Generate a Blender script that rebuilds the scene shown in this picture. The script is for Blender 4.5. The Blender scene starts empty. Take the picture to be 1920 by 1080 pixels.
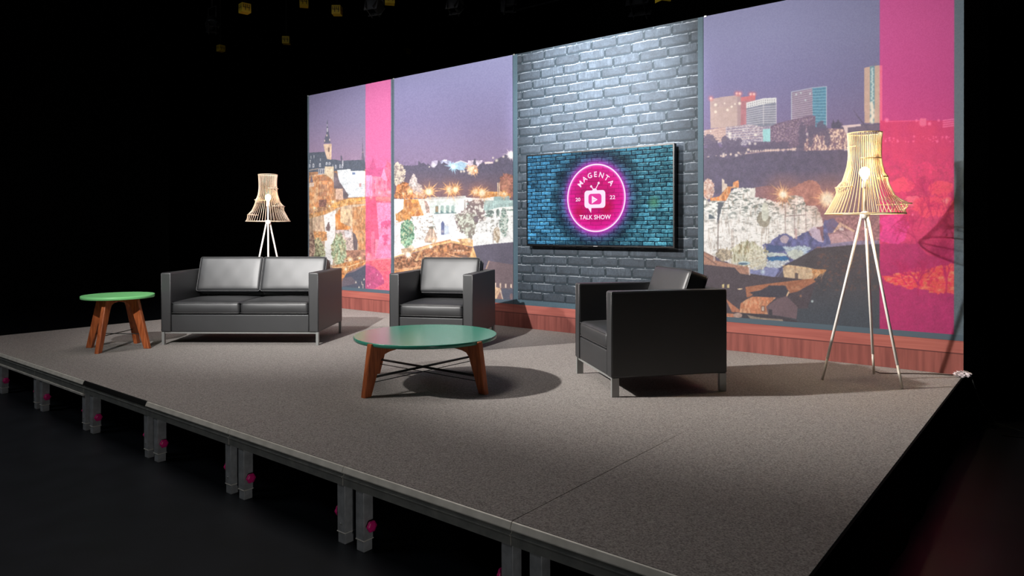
import bpy, bmesh, math, random
import numpy as np
from mathutils import Vector, Matrix

PI = math.pi
R = math.radians
S = 0.37                       # height of the stage top above the studio floor
random.seed(7)
scene = bpy.context.scene
COL = scene.collection

# ---------------------------------------------------------------- camera
F_PX, CY, PITCH, ROLL, YAW = 1323.35, 436.89, 0.0059755, -0.0027631, 0.6753883
CAM = (0.65735, -2.06742, 1.09897 + S)
cam_data = bpy.data.cameras.new('camera')
cam = bpy.data.objects.new('camera', cam_data)
COL.objects.link(cam)
scene.camera = cam
cam_data.sensor_width = 36.0
cam_data.lens = F_PX / 1920 * 36
cam_data.shift_y = -(540 - CY) / 1920
cam_data.clip_start = 0.05
cam_data.clip_end = 200
_r = Vector((math.cos(YAW), math.sin(YAW), 0))
_f = Vector((-math.sin(YAW), math.cos(YAW), 0))
_u = Vector((0, 0, 1))
_f2 = math.cos(PITCH) * _f - math.sin(PITCH) * _u
_u2 = math.sin(PITCH) * _f + math.cos(PITCH) * _u
_r3 = math.cos(ROLL) * _r + math.sin(ROLL) * _u2
_u3 = -math.sin(ROLL) * _r + math.cos(ROLL) * _u2
cam.matrix_world = Matrix(((_r3.x, _u3.x, -_f2.x, CAM[0]), (_r3.y, _u3.y, -_f2.y, CAM[1]),
                           (_r3.z, _u3.z, -_f2.z, CAM[2]), (0, 0, 0, 1)))

# ---------------------------------------------------------------- world, exposure
world = bpy.data.worlds.new('world')
scene.world = world
world.use_nodes = True
world.node_tree.nodes['Background'].inputs[0].default_value = (0.55, 0.65, 0.9, 1)
world.node_tree.nodes['Background'].inputs[1].default_value = 0.0
vs = scene.view_settings
vs.view_transform = 'Standard'
vs.look = 'None'
vs.exposure = 0.0
vs.gamma = 1.0
vs.use_curve_mapping = False

# ---------------------------------------------------------------- stage lights and added fills
def spot(name, loc, target, watts, size, blend, color=(1, 1, 1), radius=0.04):
    d = bpy.data.lights.new(name, 'SPOT')
    d.energy = watts
    d.spot_size = R(size)
    d.spot_blend = blend
    d.color = color
    d.shadow_soft_size = radius
    o = bpy.data.objects.new(name, d)
    COL.objects.link(o)
    o.location = loc
    o.rotation_euler = (Vector(target) - Vector(loc)).to_track_quat('-Z', 'Y').to_euler()
    return o

L1 = (-2.19, -3.40, 4.436 + S)
L2 = (-5.60, -1.40, 3.60 + S)
spot('key_spot', L1, (-6.2, 4.1, 2.55), 5300, 62, 1.0, (1.0, 0.975, 0.95), 0.05)
spot('cross_spot', L2, (-0.9, 3.9, 1.25), 2900, 54, 1.0, (1.0, 0.955, 0.91), 0.08)
spot('brick_spot', (-2.8, 0.4, 4.6 + S), (-3.15, 4.1, 2.85), 5000, 32, 1.0, (0.93, 0.96, 1.0), 0.1)  # added to brighten the upper middle of the printed bricks
spot('right_wash_spot', (-4.6, -0.6, 4.9 + S), (-1.0, 4.1, 2.3), 850, 38, 1.0, (1.0, 0.97, 0.95), 0.25)
spot('left_wash_spot', (-5.4, -1.2, 4.9 + S), (-6.8, 4.1, 1.2), 1350, 46, 1.0, (1.0, 0.98, 0.97), 0.25)
spot('knob_fill_spot', (4.2, -3.4, 1.0), (-4.0, 0.0, 0.0), 170, 34, 1.0, (1.0, 0.97, 0.95), 0.2)  # added low fill for the pink knobs and deck legs
spot('red_floor_spot', (2.4, 0.8, 3.6), (0.55, 1.35, 0), 55, 20, 1.0, (1.0, 0.08, 0.10), 0.1)


def area(name, loc, target, watts, sx, sy, color):
    d = bpy.data.lights.new(name, 'AREA')
    d.shape = 'RECTANGLE'
    d.size, d.size_y = sx, sy
    d.energy = watts
    d.color = color
    o = bpy.data.objects.new(name, d)
    COL.objects.link(o)
    o.location = loc
    o.rotation_euler = (Vector(target) - Vector(loc)).to_track_quat('-Z', 'Y').to_euler()
    return o


a_ = area('stage_front_fill', (-5.0, 0.6, 6.7), (-3.9, 0.6, 0.3), 50, 3.6, 1.2, (1.0, 0.93, 0.87))  # added soft overhead fill for the front carpet
a_.data.spread = R(110)
area('fill_light', (-8.0, -4.5, 6.0), (-3.5, 0.5, 0.2), 56, 3.0, 1.0, (0.9, 0.95, 1.0))  # added dim fill for the deck fronts and floor
area('fill_light', (4.6, 1.5, 5.6), (1.6, 2.6, 0), 6, 1.0, 1.0, (0.85, 0.95, 1.0))  # second fill, over the floor right of the stage


# ---------------------------------------------------------------- material helpers
def lin(c):
    out = []
    for v in c[:3]:
        v = v / 255.0
        out.append(v / 12.92 if v <= 0.04045 else ((v + 0.055) / 1.055) ** 2.4)
    return tuple(out) + (1.0,)


def mat(name, color, rough=0.5, metal=0.0, spec=0.5, coat=0.0, emit=None, estr=0.0):
    m = bpy.data.materials.new(name)
    m.use_nodes = True
    b = m.node_tree.nodes['Principled BSDF']
    b.inputs['Base Color'].default_value = lin(color)
    b.inputs['Roughness'].default_value = rough
    b.inputs['Metallic'].default_value = metal
    b.inputs['Specular IOR Level'].default_value = spec
    b.inputs['Coat Weight'].default_value = coat
    if emit:
        b.inputs['Emission Color'].default_value = lin(emit)
        b.inputs['Emission Strength'].default_value = estr
    return m


def add_noise(m, c1, c2, scale, detail=4.0, stretch=(1, 1, 1), bump=0.0, bscale=None, bdist=0.002, lo=0.35, hi=0.65):
    nt = m.node_tree
    b = nt.nodes['Principled BSDF']
    tc = nt.nodes.new('ShaderNodeTexCoord')
    mp = nt.nodes.new('ShaderNodeMapping')
    mp.inputs['Scale'].default_value = stretch
    n = nt.nodes.new('ShaderNodeTexNoise')
    n.inputs['Scale'].default_value = scale
    n.inputs['Detail'].default_value = detail
    r = nt.nodes.new('ShaderNodeValToRGB')
    r.color_ramp.elements[0].position = lo
    r.color_ramp.elements[0].color = lin(c1)
    r.color_ramp.elements[1].position = hi
    r.color_ramp.elements[1].color = lin(c2)
    nt.links.new(tc.outputs['Object'], mp.inputs['Vector'])
    nt.links.new(mp.outputs['Vector'], n.inputs['Vector'])
    nt.links.new(n.outputs['Fac'], r.inputs['Fac'])
    nt.links.new(r.outputs['Color'], b.inputs['Base Color'])
    if bump:
        n2 = nt.nodes.new('ShaderNodeTexNoise')
        n2.inputs['Scale'].default_value = bscale or scale
        n2.inputs['Detail'].default_value = 3
        bp = nt.nodes.new('ShaderNodeBump')
        bp.inputs['Strength'].default_value = bump
        bp.inputs['Distance'].default_value = bdist
        nt.links.new(tc.outputs['Object'], n2.inputs['Vector'])
        nt.links.new(n2.outputs['Fac'], bp.inputs['Height'])
        nt.links.new(bp.outputs['Normal'], b.inputs['Normal'])
    return m


M_leather = add_noise(mat('black_leather', (36, 37, 39), 0.50, spec=1.0), (33, 34, 36), (40, 41, 43), 3.0,
                      bump=0.25, bscale=260, bdist=0.0006)
M_seam = mat('dark_seam', (12, 12, 13), 0.7)
M_chrome = mat('brushed_steel', (158, 160, 158), 0.35, 0.4)
M_carpet = add_noise(mat('grey_carpet', (120, 113, 110), 0.95, spec=0.1), (112, 108, 105), (182, 175, 170), 150.0, 6.0,
                     bump=0.6, bscale=330, bdist=0.004, lo=0.3, hi=0.7)
M_carpet_edge = mat('carpet_backing', (20, 18, 17), 0.9)
M_alu = add_noise(mat('deck_aluminium', (190, 188, 180), 0.45, 0.1), (214, 210, 200), (240, 236, 226), 9.0)
M_alu_dark = add_noise(mat('deck_aluminium_dark', (140, 142, 138), 0.5, 0.15), (126, 128, 124), (152, 152, 146), 14.0)  # darker grey for the groove, lower face and underframe
M_leg = add_noise(mat('deck_leg_metal', (150, 153, 154), 0.5, 0.2), (158, 160, 162), (184, 187, 189), 20.0)
M_black = mat('matt_black', (9, 9, 9), 0.8, spec=0.2)
M_tape = mat('black_tape', (14, 14, 14), 0.45)
M_drape = mat('black_drape', (4, 4, 4), 1.0, spec=0.0)
M_skirt = mat('black_skirting_cloth', (10, 10, 11), 0.95, spec=0.05)
M_pink = mat('pink_plastic', (250, 40, 140), 0.35, emit=None)
M_floor = add_noise(mat('studio_floor', (24, 27, 32), 0.45, spec=0.3), (21, 24, 29), (27, 30, 36), 5.0, 6.0)
M_wood = add_noise(mat('walnut_wood', (168, 90, 48), 0.42), (140, 70, 34), (188, 102, 56), 9.0, 5.0, stretch=(7, 7, 0.8))
M_green_dark = mat('teal_green_lacquer', (52, 130, 110), 0.22, spec=0.7)
M_green = mat('green_lacquer', (126, 208, 134), 0.4, spec=0.4)
M_white_metal = mat('off_white_metal', (252, 246, 238), 0.35)
M_rattan = add_noise(mat('pale_rattan', (245, 226, 184), 0.55), (240, 210, 156), (252, 234, 196), 12.0)
M_rattan_pale = add_noise(mat('bleached_rattan', (215, 195, 175), 0.55), (196, 172, 146), (226, 206, 186), 12.0)
M_tip = mat('lamp_foot_grey', (205, 196, 182), 0.4, 0.1)
M_bulb = mat('lamp_bulb', (255, 230, 180), 0.3, emit=(255, 205, 130), estr=40.0)
M_yellow = mat('yellow_card', (186, 158, 34), 0.6)
M_digit = mat('black_print', (10, 9, 8), 0.6)
M_wire = mat('dark_wire', (60, 62, 60), 0.5, 0.5)
M_rig = add_noise(mat('rig_metal', (70, 70, 74), 0.5, 0.5), (60, 60, 62), (85, 85, 88), 8)
M_tvbody = mat('television_casing', (8, 8, 9), 0.35)
M_cord = mat('brown_cord', (70, 55, 48), 0.6)
M_plastic = mat('crumpled_plastic', (225, 215, 218), 0.2, spec=0.8)
M_frame = mat('slate_blue_fabric', (77, 91, 102), 0.75, spec=0.2)


# ---------------------------------------------------------------- object helpers
def link(name, me, m, parent=None, loc=None, smooth=None):
    o = bpy.data.objects.new(name, me)
    COL.objects.link(o)
    if m is not None:
        for mm in (m if isinstance(m, (list, tuple)) else (m,)):
            me.materials.append(mm)
    if parent is not None:
        o.parent = parent
    if loc is not None:
        o.location = loc
    if smooth:
        for p in me.polygons:
            p.use_smooth = True
    return o


def obj(name, bm, m, parent=None, smooth=False, loc=None):
    bm.normal_update()
    me = bpy.data.meshes.new(name)
    bm.to_mesh(me)
    bm.free()
    return link(name, me, m, parent, loc, smooth)


def tag(o, label, cat, group=None, kind=None):
    o['label'] = label
    if kind == 'structure':
        o['kind'] = kind
    else:
        o['category'] = cat
        if kind:
            o['kind'] = kind
    if group:
        o['group'] = group
    return o


def thing(name, label, cat, loc=(0, 0, 0), rz=0.0, group=None):
    o = bpy.data.objects.new(name, None)
    COL.objects.link(o)
    o.location = loc
    o.rotation_euler = (0, 0, rz)
    o.empty_display_size = 0.2
    return tag(o, label, cat, group)


def copy_tree(o, parent=None):
    c = o.copy()
    COL.objects.link(c)
    if parent is not None:
        c.parent = parent
    for ch in list(o.children):
        copy_tree(ch, c)
    return c


def box(bm, x0, x1, y0, y1, z0, z1, bevel=0.0, seg=2, mi=0):
    r = bmesh.ops.create_cube(bm, size=1.0)
    vsx = r['verts']
    for v in vsx:
        v.co = Vector(((x0 + x1) / 2 + v.co.x * (x1 - x0), (y0 + y1) / 2 + v.co.y * (y1 - y0),
                       (z0 + z1) / 2 + v.co.z * (z1 - z0)))
    fs = {f for v in vsx for f in v.link_faces}
    for f in fs:
        f.material_index = mi
    if bevel:
        es = list({e for v in vsx for e in v.link_edges})
        rr = bmesh.ops.bevel(bm, geom=es, offset=bevel, segments=seg, profile=0.5, affect='EDGES')
        for f in rr['faces']:
            f.material_index = mi
            f.smooth = True
    return bm


def newbox(*a, **k):
    return box(bmesh.new(), *a, **k)


def tube(bm, pts, rad, n=10, cap=True, mi=0, closed=False):
    pts = [Vector(p) for p in pts]
    rads = rad if isinstance(rad, (list, tuple)) else [rad] * len(pts)
    rings = []
    N = len(pts)
    prev = None
    for i, p in enumerate(pts):
        if closed:
            t = pts[(i + 1) % N] - pts[i - 1]
        else:
            t = pts[min(i + 1, N - 1)] - pts[max(i - 1, 0)]
        t.normalize()
        if prev is None:
            a = Vector((0, 0, 1)) if abs(t.z) < 0.9 else Vector((1, 0, 0))
            u = t.cross(a).normalized()
        else:
            u = (prev - t * prev.dot(t)).normalized()
        prev = u
        w = t.cross(u)
        rings.append([bm.verts.new(p + rads[i] * (math.cos(2 * PI * k / n) * u + math.sin(2 * PI * k / n) * w)) for k in range(n)])
    rng = range(N) if closed else range(N - 1)
    for i in rng:
        a, b = rings[i], rings[(i + 1) % N]
        for k in range(n):
            f = bm.faces.new((a[k], a[(k + 1) % n], b[(k + 1) % n], b[k]))
            f.smooth = True
            f.material_index = mi
    if cap and not closed:
        f = bm.faces.new(rings[0][::-1]); f.material_index = mi
        f = bm.faces.new(rings[-1]); f.material_index = mi
    return bm


def lathe(bm, prof, n=48, mi=0, cx=0, cy=0, cap=True):
    rings = [[bm.verts.new((cx + r * math.cos(2 * PI * k / n), cy + r * math.sin(2 * PI * k / n), z)) for k in range(n)] for r, z in prof]
    for a, b in zip(rings, rings[1:]):
        for k in range(n):
            f = bm.faces.new((a[k], a[(k + 1) % n], b[(k + 1) % n], b[k]))
            f.smooth = True
            f.material_index = mi
    if cap:
        bm.faces.new(rings[0][::-1]).material_index = mi
        bm.faces.new(rings[-1]).material_index = mi
    return bm


def prism(bm, poly, t, M=None, bevel=0.0, mi=0):
    """polygon in the local x-z plane, extruded +-t/2 along y, then moved by the matrix M"""
    a = [bm.verts.new((x, -t / 2, z)) for x, z in poly]
    b = [bm.verts.new((x, t / 2, z)) for x, z in poly]
    fs = [bm.faces.new(a), bm.faces.new(b[::-1])]
    n = len(poly)
    for i in range(n):
        fs.append(bm.faces.new((a[(i + 1) % n], a[i], b[i], b[(i + 1) % n])))
    bmesh.ops.recalc_face_normals(bm, faces=fs)
    vsx = a + b
    if bevel:
        es = [e for e in {e for f in fs[:2] for e in f.edges}]
        r = bmesh.ops.bevel(bm, geom=es, offset=bevel, segments=2, profile=0.5, affect='EDGES')
        vsx = list(set(vsx) | set(r['verts']))
        vsx = [v for v in vsx if v.is_valid]
    if M is not None:
        for v in vsx:
            v.co = M @ v.co
    return bm


# ================================================================= PAINTER for the printed panels and the screen
def proj_uv(X, Y, Z):
    """wall point -> reference frame in which the printed picture was drawn"""
    dx, dy, dz = X - CAM[0], Y - CAM[1], Z - (CAM[2] - S)
    c, s = math.cos(YAW), math.sin(YAW)
    r = c * dx + s * dy
    d = -s * dx + c * dy
    u = dz
    c, s = math.cos(PITCH), math.sin(PITCH)
    d, u = c * d - s * u, s * d + c * u
    c, s = math.cos(ROLL), math.sin(ROLL)
    r, u = c * r + s * u, -s * r + c * u
    return 960 + F_PX * r / d, CY - F_PX * u / d


class Canvas:
    def __init__(self, x0, x1, z0, z1, y, nx, nz, seed=1):
        self.x0, self.x1, self.z0, self.z1, self.y, self.nx, self.nz = x0, x1, z0, z1, y, nx, nz
        xs = np.linspace(x0, x1, nx)
        zs = np.linspace(z0, z1, nz)
        self.X, self.Z = np.meshgrid(xs, zs)
        self.U, self.V = proj_uv(self.X, y, self.Z)
        self.C = np.zeros(self.X.shape + (3,))
        self.rng = np.random.RandomState(seed)

    def lattice(self, a, b):
        n = 256
        t = self.rng.rand(n, n)
        ai, bi = np.floor(a).astype(int), np.floor(b).astype(int)
        fa, fb = a - ai, b - bi
        fa = fa * fa * (3 - 2 * fa)
        fb = fb * fb * (3 - 2 * fb)
        g = lambda i, j: t[i % n, j % n]
        return (g(ai, bi) * (1 - fa) + g(ai + 1, bi) * fa) * (1 - fb) + (g(ai, bi + 1) * (1 - fa) + g(ai + 1, bi + 1) * fa) * fb

    def noise(self, su, sv=None, octs=4):
        sv = sv or su
        out = 0
        amp, tot = 1.0, 0
        for o in range(octs):
            out = out + amp * self.lattice(self.U / su * 2 ** o + 17.3 * o, self.V / sv * 2 ** o + 5.1 * o)
            tot += amp
            amp *= 0.55
        return np.clip((out / tot - 0.5) * 1.7 + 0.5, 0, 1)

    def mix(self, mask, col, alpha=1.0):
        m = (mask * alpha)[..., None]
        self.C = self.C * (1 - m) + np.asarray(col, float) * m

    def inpoly(self, pts):
        pts = np.asarray(pts, float)
        u0, v0 = pts.min(0)
        u1, v1 = pts.max(0)
        m = (self.U >= u0) & (self.U <= u1) & (self.V >= v0) & (self.V <= v1)
        out = np.zeros(self.U.shape)
        if not m.any():
            return out
        u, v = self.U[m], self.V[m]
        ins = np.zeros(u.shape, bool)
        n = len(pts)
        for i in range(n):
            xa, ya = pts[i]
            xb, yb = pts[(i + 1) % n]
            if ya == yb:
                continue
            c = ((ya > v) != (yb > v)) & (u < (xb - xa) * (v - ya) / (yb - ya) + xa)
            ins ^= c
        out[m] = ins
        return out

    def poly(self, T, pts, col, alpha=1.0, nz=None, amt=0.0, rag=None):
        p = T(pts)
        if rag is not None:   # ragged edge: jitter the sampling by noise
            a, s = rag
            U, V = self.U, self.V
            self.U = U + (self.noise(s) - 0.5) * a * 2
            self.V = V + (self.noise(s) - 0.5) * a * 2
            m = self.inpoly(p)
            self.U, self.V = U, V
        else:
            m = self.inpoly(p)
        if nz is None:
            self.mix(m, col, alpha)
        else:
            c = np.asarray(col, float) * (1 + amt * (nz[..., None] - 0.5) * 2)
            self.mix(m, np.clip(c, 0, 262), alpha)
        return m

    def two(self, m, c1, c2, nz, thr=0.5, soft=0.08, alpha=1.0):
        k = np.clip((nz - thr) / soft + 0.5, 0, 1)[..., None]
        c = np.asarray(c1, float) * (1 - k) + np.asarray(c2, float) * k
        self.mix(m, c, alpha)

    def ell(self, T, cx, cy, rx, ry, rag=0.0, s=5.0):
        (a, b), = T([(cx, cy)])
        k = T.s
        d = ((self.U - a) * k / rx) ** 2 + ((self.V - b) * k / ry) ** 2
        if rag:
            d = d + (self.noise(s) - 0.5) * rag * 2
        return (d < 1).astype(float)

    def glow(self, u, v, r, col, amt=1.0, p=2.0):
        d = np.hypot(self.U - u, self.V - v) / r
        self.mix(np.clip(1 - d, 0, 1) ** p, col, amt)

    def star(self, u, v, r, col=(255, 190, 110), core=(255, 245, 220), n=18, up=1.0, cr=0.13, ph=0.2):
        du, dv = self.U - u, self.V - v
        d = np.hypot(du, dv) + 1e-6
        r = r * 1.3
        near = d < r * 1.05
        a = np.arctan2(dv, du)
        lenf = 0.62 + 0.38 * np.cos(a * 3.7 + ph * 9) * np.cos(a * 5.3 + ph)
        w = np.abs(((a / (2 * PI) * n + ph) % 1) - 0.5) * 2 * PI / n * d   # px off the ray
        ray = np.clip(1.6 - w / np.clip(1.9 * (1 - d / (r * lenf)), 0.05, 2), 0, 1) * np.clip(1 - d / (r * lenf), 0, 1) ** 0.35
        self.mix(ray * near, col, 0.95)
        self.mix(np.clip(1 - d / (r * 0.62), 0, 1) ** 2.4, col, 0.8)
        self.mix(np.clip(1.6 - d / (r * cr), 0, 1), core, 1.0)

    def line(self, pts, w, col, alpha=1.0):
        for (xa, ya), (xb, yb) in zip(pts, pts[1:]):
            m0 = (self.U > min(xa, xb) - w - 1) & (self.U < max(xa, xb) + w + 1) & (self.V > min(ya, yb) - w - 1) & (self.V < max(ya, yb) + w + 1)
            if not m0.any():
                continue
            u, v = self.U[m0], self.V[m0]
            dx, dy = xb - xa, yb - ya
            L2_ = dx * dx + dy * dy + 1e-9
            t = np.clip(((u - xa) * dx + (v - ya) * dy) / L2_, 0, 1)
            d = np.hypot(u - xa - t * dx, v - ya - t * dy)
            k = (np.clip(w / 2 + 0.5 - d, 0, 1) * alpha)[:, None]
            self.C[m0] = self.C[m0] * (1 - k) + np.asarray(col, float) * k

    def dots(self, n, box_, col, r=(0.6, 1.4), alpha=0.9, poly=None):
        u0, v0, u1, v1 = box_
        for i in range(n):
            u, v = u0 + self.rng.rand() * (u1 - u0), v0 + self.rng.rand() * (v1 - v0)
            rr = r[0] + self.rng.rand() ** 2 * (r[1] - r[0])
            m0 = (np.abs(self.U - u) < rr + 1) & (np.abs(self.V - v) < rr + 1)
            if not m0.any():
                continue
            d = np.hypot(self.U[m0] - u, self.V[m0] - v)
            k = (np.clip(rr + 0.5 - d, 0, 1) * alpha)[:, None]
            self.C[m0] = self.C[m0] * (1 - k) + np.asarray(col, float) * k

    def tree(self, u, v, h, ang, w, col, depth=6, alpha=0.8, spread=0.5):
        if depth == 0 or h < 2:
            return
        u2, v2 = u + h * math.cos(ang), v - h * math.sin(ang)
        self.line([(u, v), (u2, v2)], w, col, alpha)
        for k in range(2 + (depth > 3)):
            self.tree(u2, v2, h * (0.6 + 0.25 * self.rng.rand()), ang + (self.rng.rand() - 0.5) * 2 * spread * 1.3, w * 0.68, col, depth - 1, alpha, spread)

    def mesh(self, name, m, parent, gain=0.6):
        C = np.clip(self.C / 255.0, 0, 1.0)
        L = np.where(C <= 0.04045, C / 12.92, ((C + 0.055) / 1.055) ** 2.4) * gain
        nx, nz = self.nx, self.nz
        co = np.empty((nz * nx, 3), np.float32)
        co[:, 0] = self.X.ravel()
        co[:, 1] = self.y
        co[:, 2] = self.Z.ravel() + S
        i = np.arange(nz - 1)[:, None] * nx + np.arange(nx - 1)[None, :]
        q = np.stack([i, i + 1, i + nx + 1, i + nx], -1).reshape(-1, 4).astype(np.int32)
        me = bpy.data.meshes.new(name)
        me.vertices.add(len(co))
        me.vertices.foreach_set('co', co.ravel())
        me.loops.add(q.size)
        me.loops.foreach_set('vertex_index', q.ravel())
        me.polygons.add(len(q))
        me.polygons.foreach_set('loop_start', np.arange(0, q.size, 4, dtype=np.int32))
        me.update(calc_edges=True)
        at = me.color_attributes.new('print', 'FLOAT_COLOR', 'POINT')
        rgba = np.ones((len(co), 4), np.float32)
        rgba[:, :3] = L.reshape(-1, 3)
        at.data.foreach_set('color', rgba.ravel())
        o = bpy.data.objects.new(name, me)
        COL.objects.link(o)
        me.materials.append(m)
        if parent is not None:
            o.parent = parent
        return o


class Tr:
    """crop coordinates -> picture coordinates"""
    def __init__(self, u, v, s):
        self.u, self.v, self.s = u, v, s

    def __call__(self, pts):
        return [(self.u + x / self.s, self.v + y / self.s) for x, y in pts]


def print_material(name, rough=0.65, emission=False, strength=1.0):
    m = bpy.data.materials.new(name)
    m.use_nodes = True
    nt = m.node_tree
    b = nt.nodes['Principled BSDF']
    a = nt.nodes.new('ShaderNodeAttribute')
    a.attribute_name = 'print'
    if emission:
        b.inputs['Base Color'].default_value = (0.003, 0.003, 0.004, 1)
        b.inputs['Specular IOR Level'].default_value = 0.12
        nt.links.new(a.outputs['Color'], b.inputs['Emission Color'])
        b.inputs['Emission Strength'].default_value = strength
        b.inputs['Roughness'].default_value = 0.12
    else:
        nt.links.new(a.outputs['Color'], b.inputs['Base Color'])
        b.inputs['Roughness'].default_value = rough
        b.inputs['Specular IOR Level'].default_value = 0.25
    return m


M_print = print_material('printed_fabric')
WY = 4.107                       # front face of the backdrop
WZ0, WZ1 = 0.255, 3.043          # printed picture between skirting and top edge


def grad(cv, stops):
    """vertical gradient by reference row"""
    v = np.array([s[0] for s in stops], float)
    c = np.array([s[1] for s in stops], float)
    cv.C = np.stack([np.interp(cv.V, v, c[:, k]) for k in range(3)], -1)


def magenta(cv, u0, u1):
    """the translucent magenta band of the print"""
    X0 = None
    m = ((cv.U >= u0) & (cv.U <= u1)).astype(float)
    C = cv.C
    o = np.stack([np.clip(176 + 0.36 * C[..., 0], 0, 262), 32 + 0.52 * C[..., 1], 76 + 0.46 * C[..., 2] + 0.08 * C[..., 1]], -1)
    cv.mix(m, o)


def grain(cv, s=1.6, amt=5, lift=0.0, soft=1):
    if lift:                       # sheen haze of the fabric, painted in by lifting the blacks
        # mottling of the photographed town, and a slight softness of the enlargement
        k = np.clip((cv.V - 285) / 25, 0, 1)
        mot = 1 + k * (0.16 * (cv.noise(4.5) - 0.5) + 0.12 * (cv.noise(13) - 0.5) + 0.16 * (cv.noise(1.7, 1.7, 2) - 0.5))
        lum = cv.C.mean(-1)
        warmth = np.clip((cv.C[..., 1] - cv.C[..., 2] - 14) / 26, 0, 1) * np.clip((lum - 80) / 40, 0, 1)
        mot = 1 + (mot - 1) * np.clip((lum - 60) / 60, 0.25, 1)
        cv.C = cv.C * mot[..., None]
        hi = np.clip((cv.noise(3.4, 7) - 0.50) / 0.3, 0, 1) * warmth
        cv.mix(hi, (255, 218, 168), 0.50)
        lo = np.clip((0.42 - cv.noise(3, 7)) / 0.25, 0, 1) * warmth
        cv.mix(lo, (120, 74, 56), 0.45)
        cv.C = np.clip(cv.C, 0, 258)
        for _ in range(soft):
            P = np.pad(cv.C, ((1, 1), (1, 1), (0, 0)), 'edge')
            cv.C = (4 * P[1:-1, 1:-1] + 2 * (P[:-2, 1:-1] + P[2:, 1:-1] + P[1:-1, :-2] + P[1:-1, 2:]) + P[:-2, :-2] + P[2:, 2:] + P[:-2, 2:] + P[2:, :-2]) / 16
        cv.C = lift + cv.C * (1 - lift / 258.0)
    cv.C = cv.C + (cv.noise(s, s, 2)[..., None] - 0.5) * amt * 2


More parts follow.
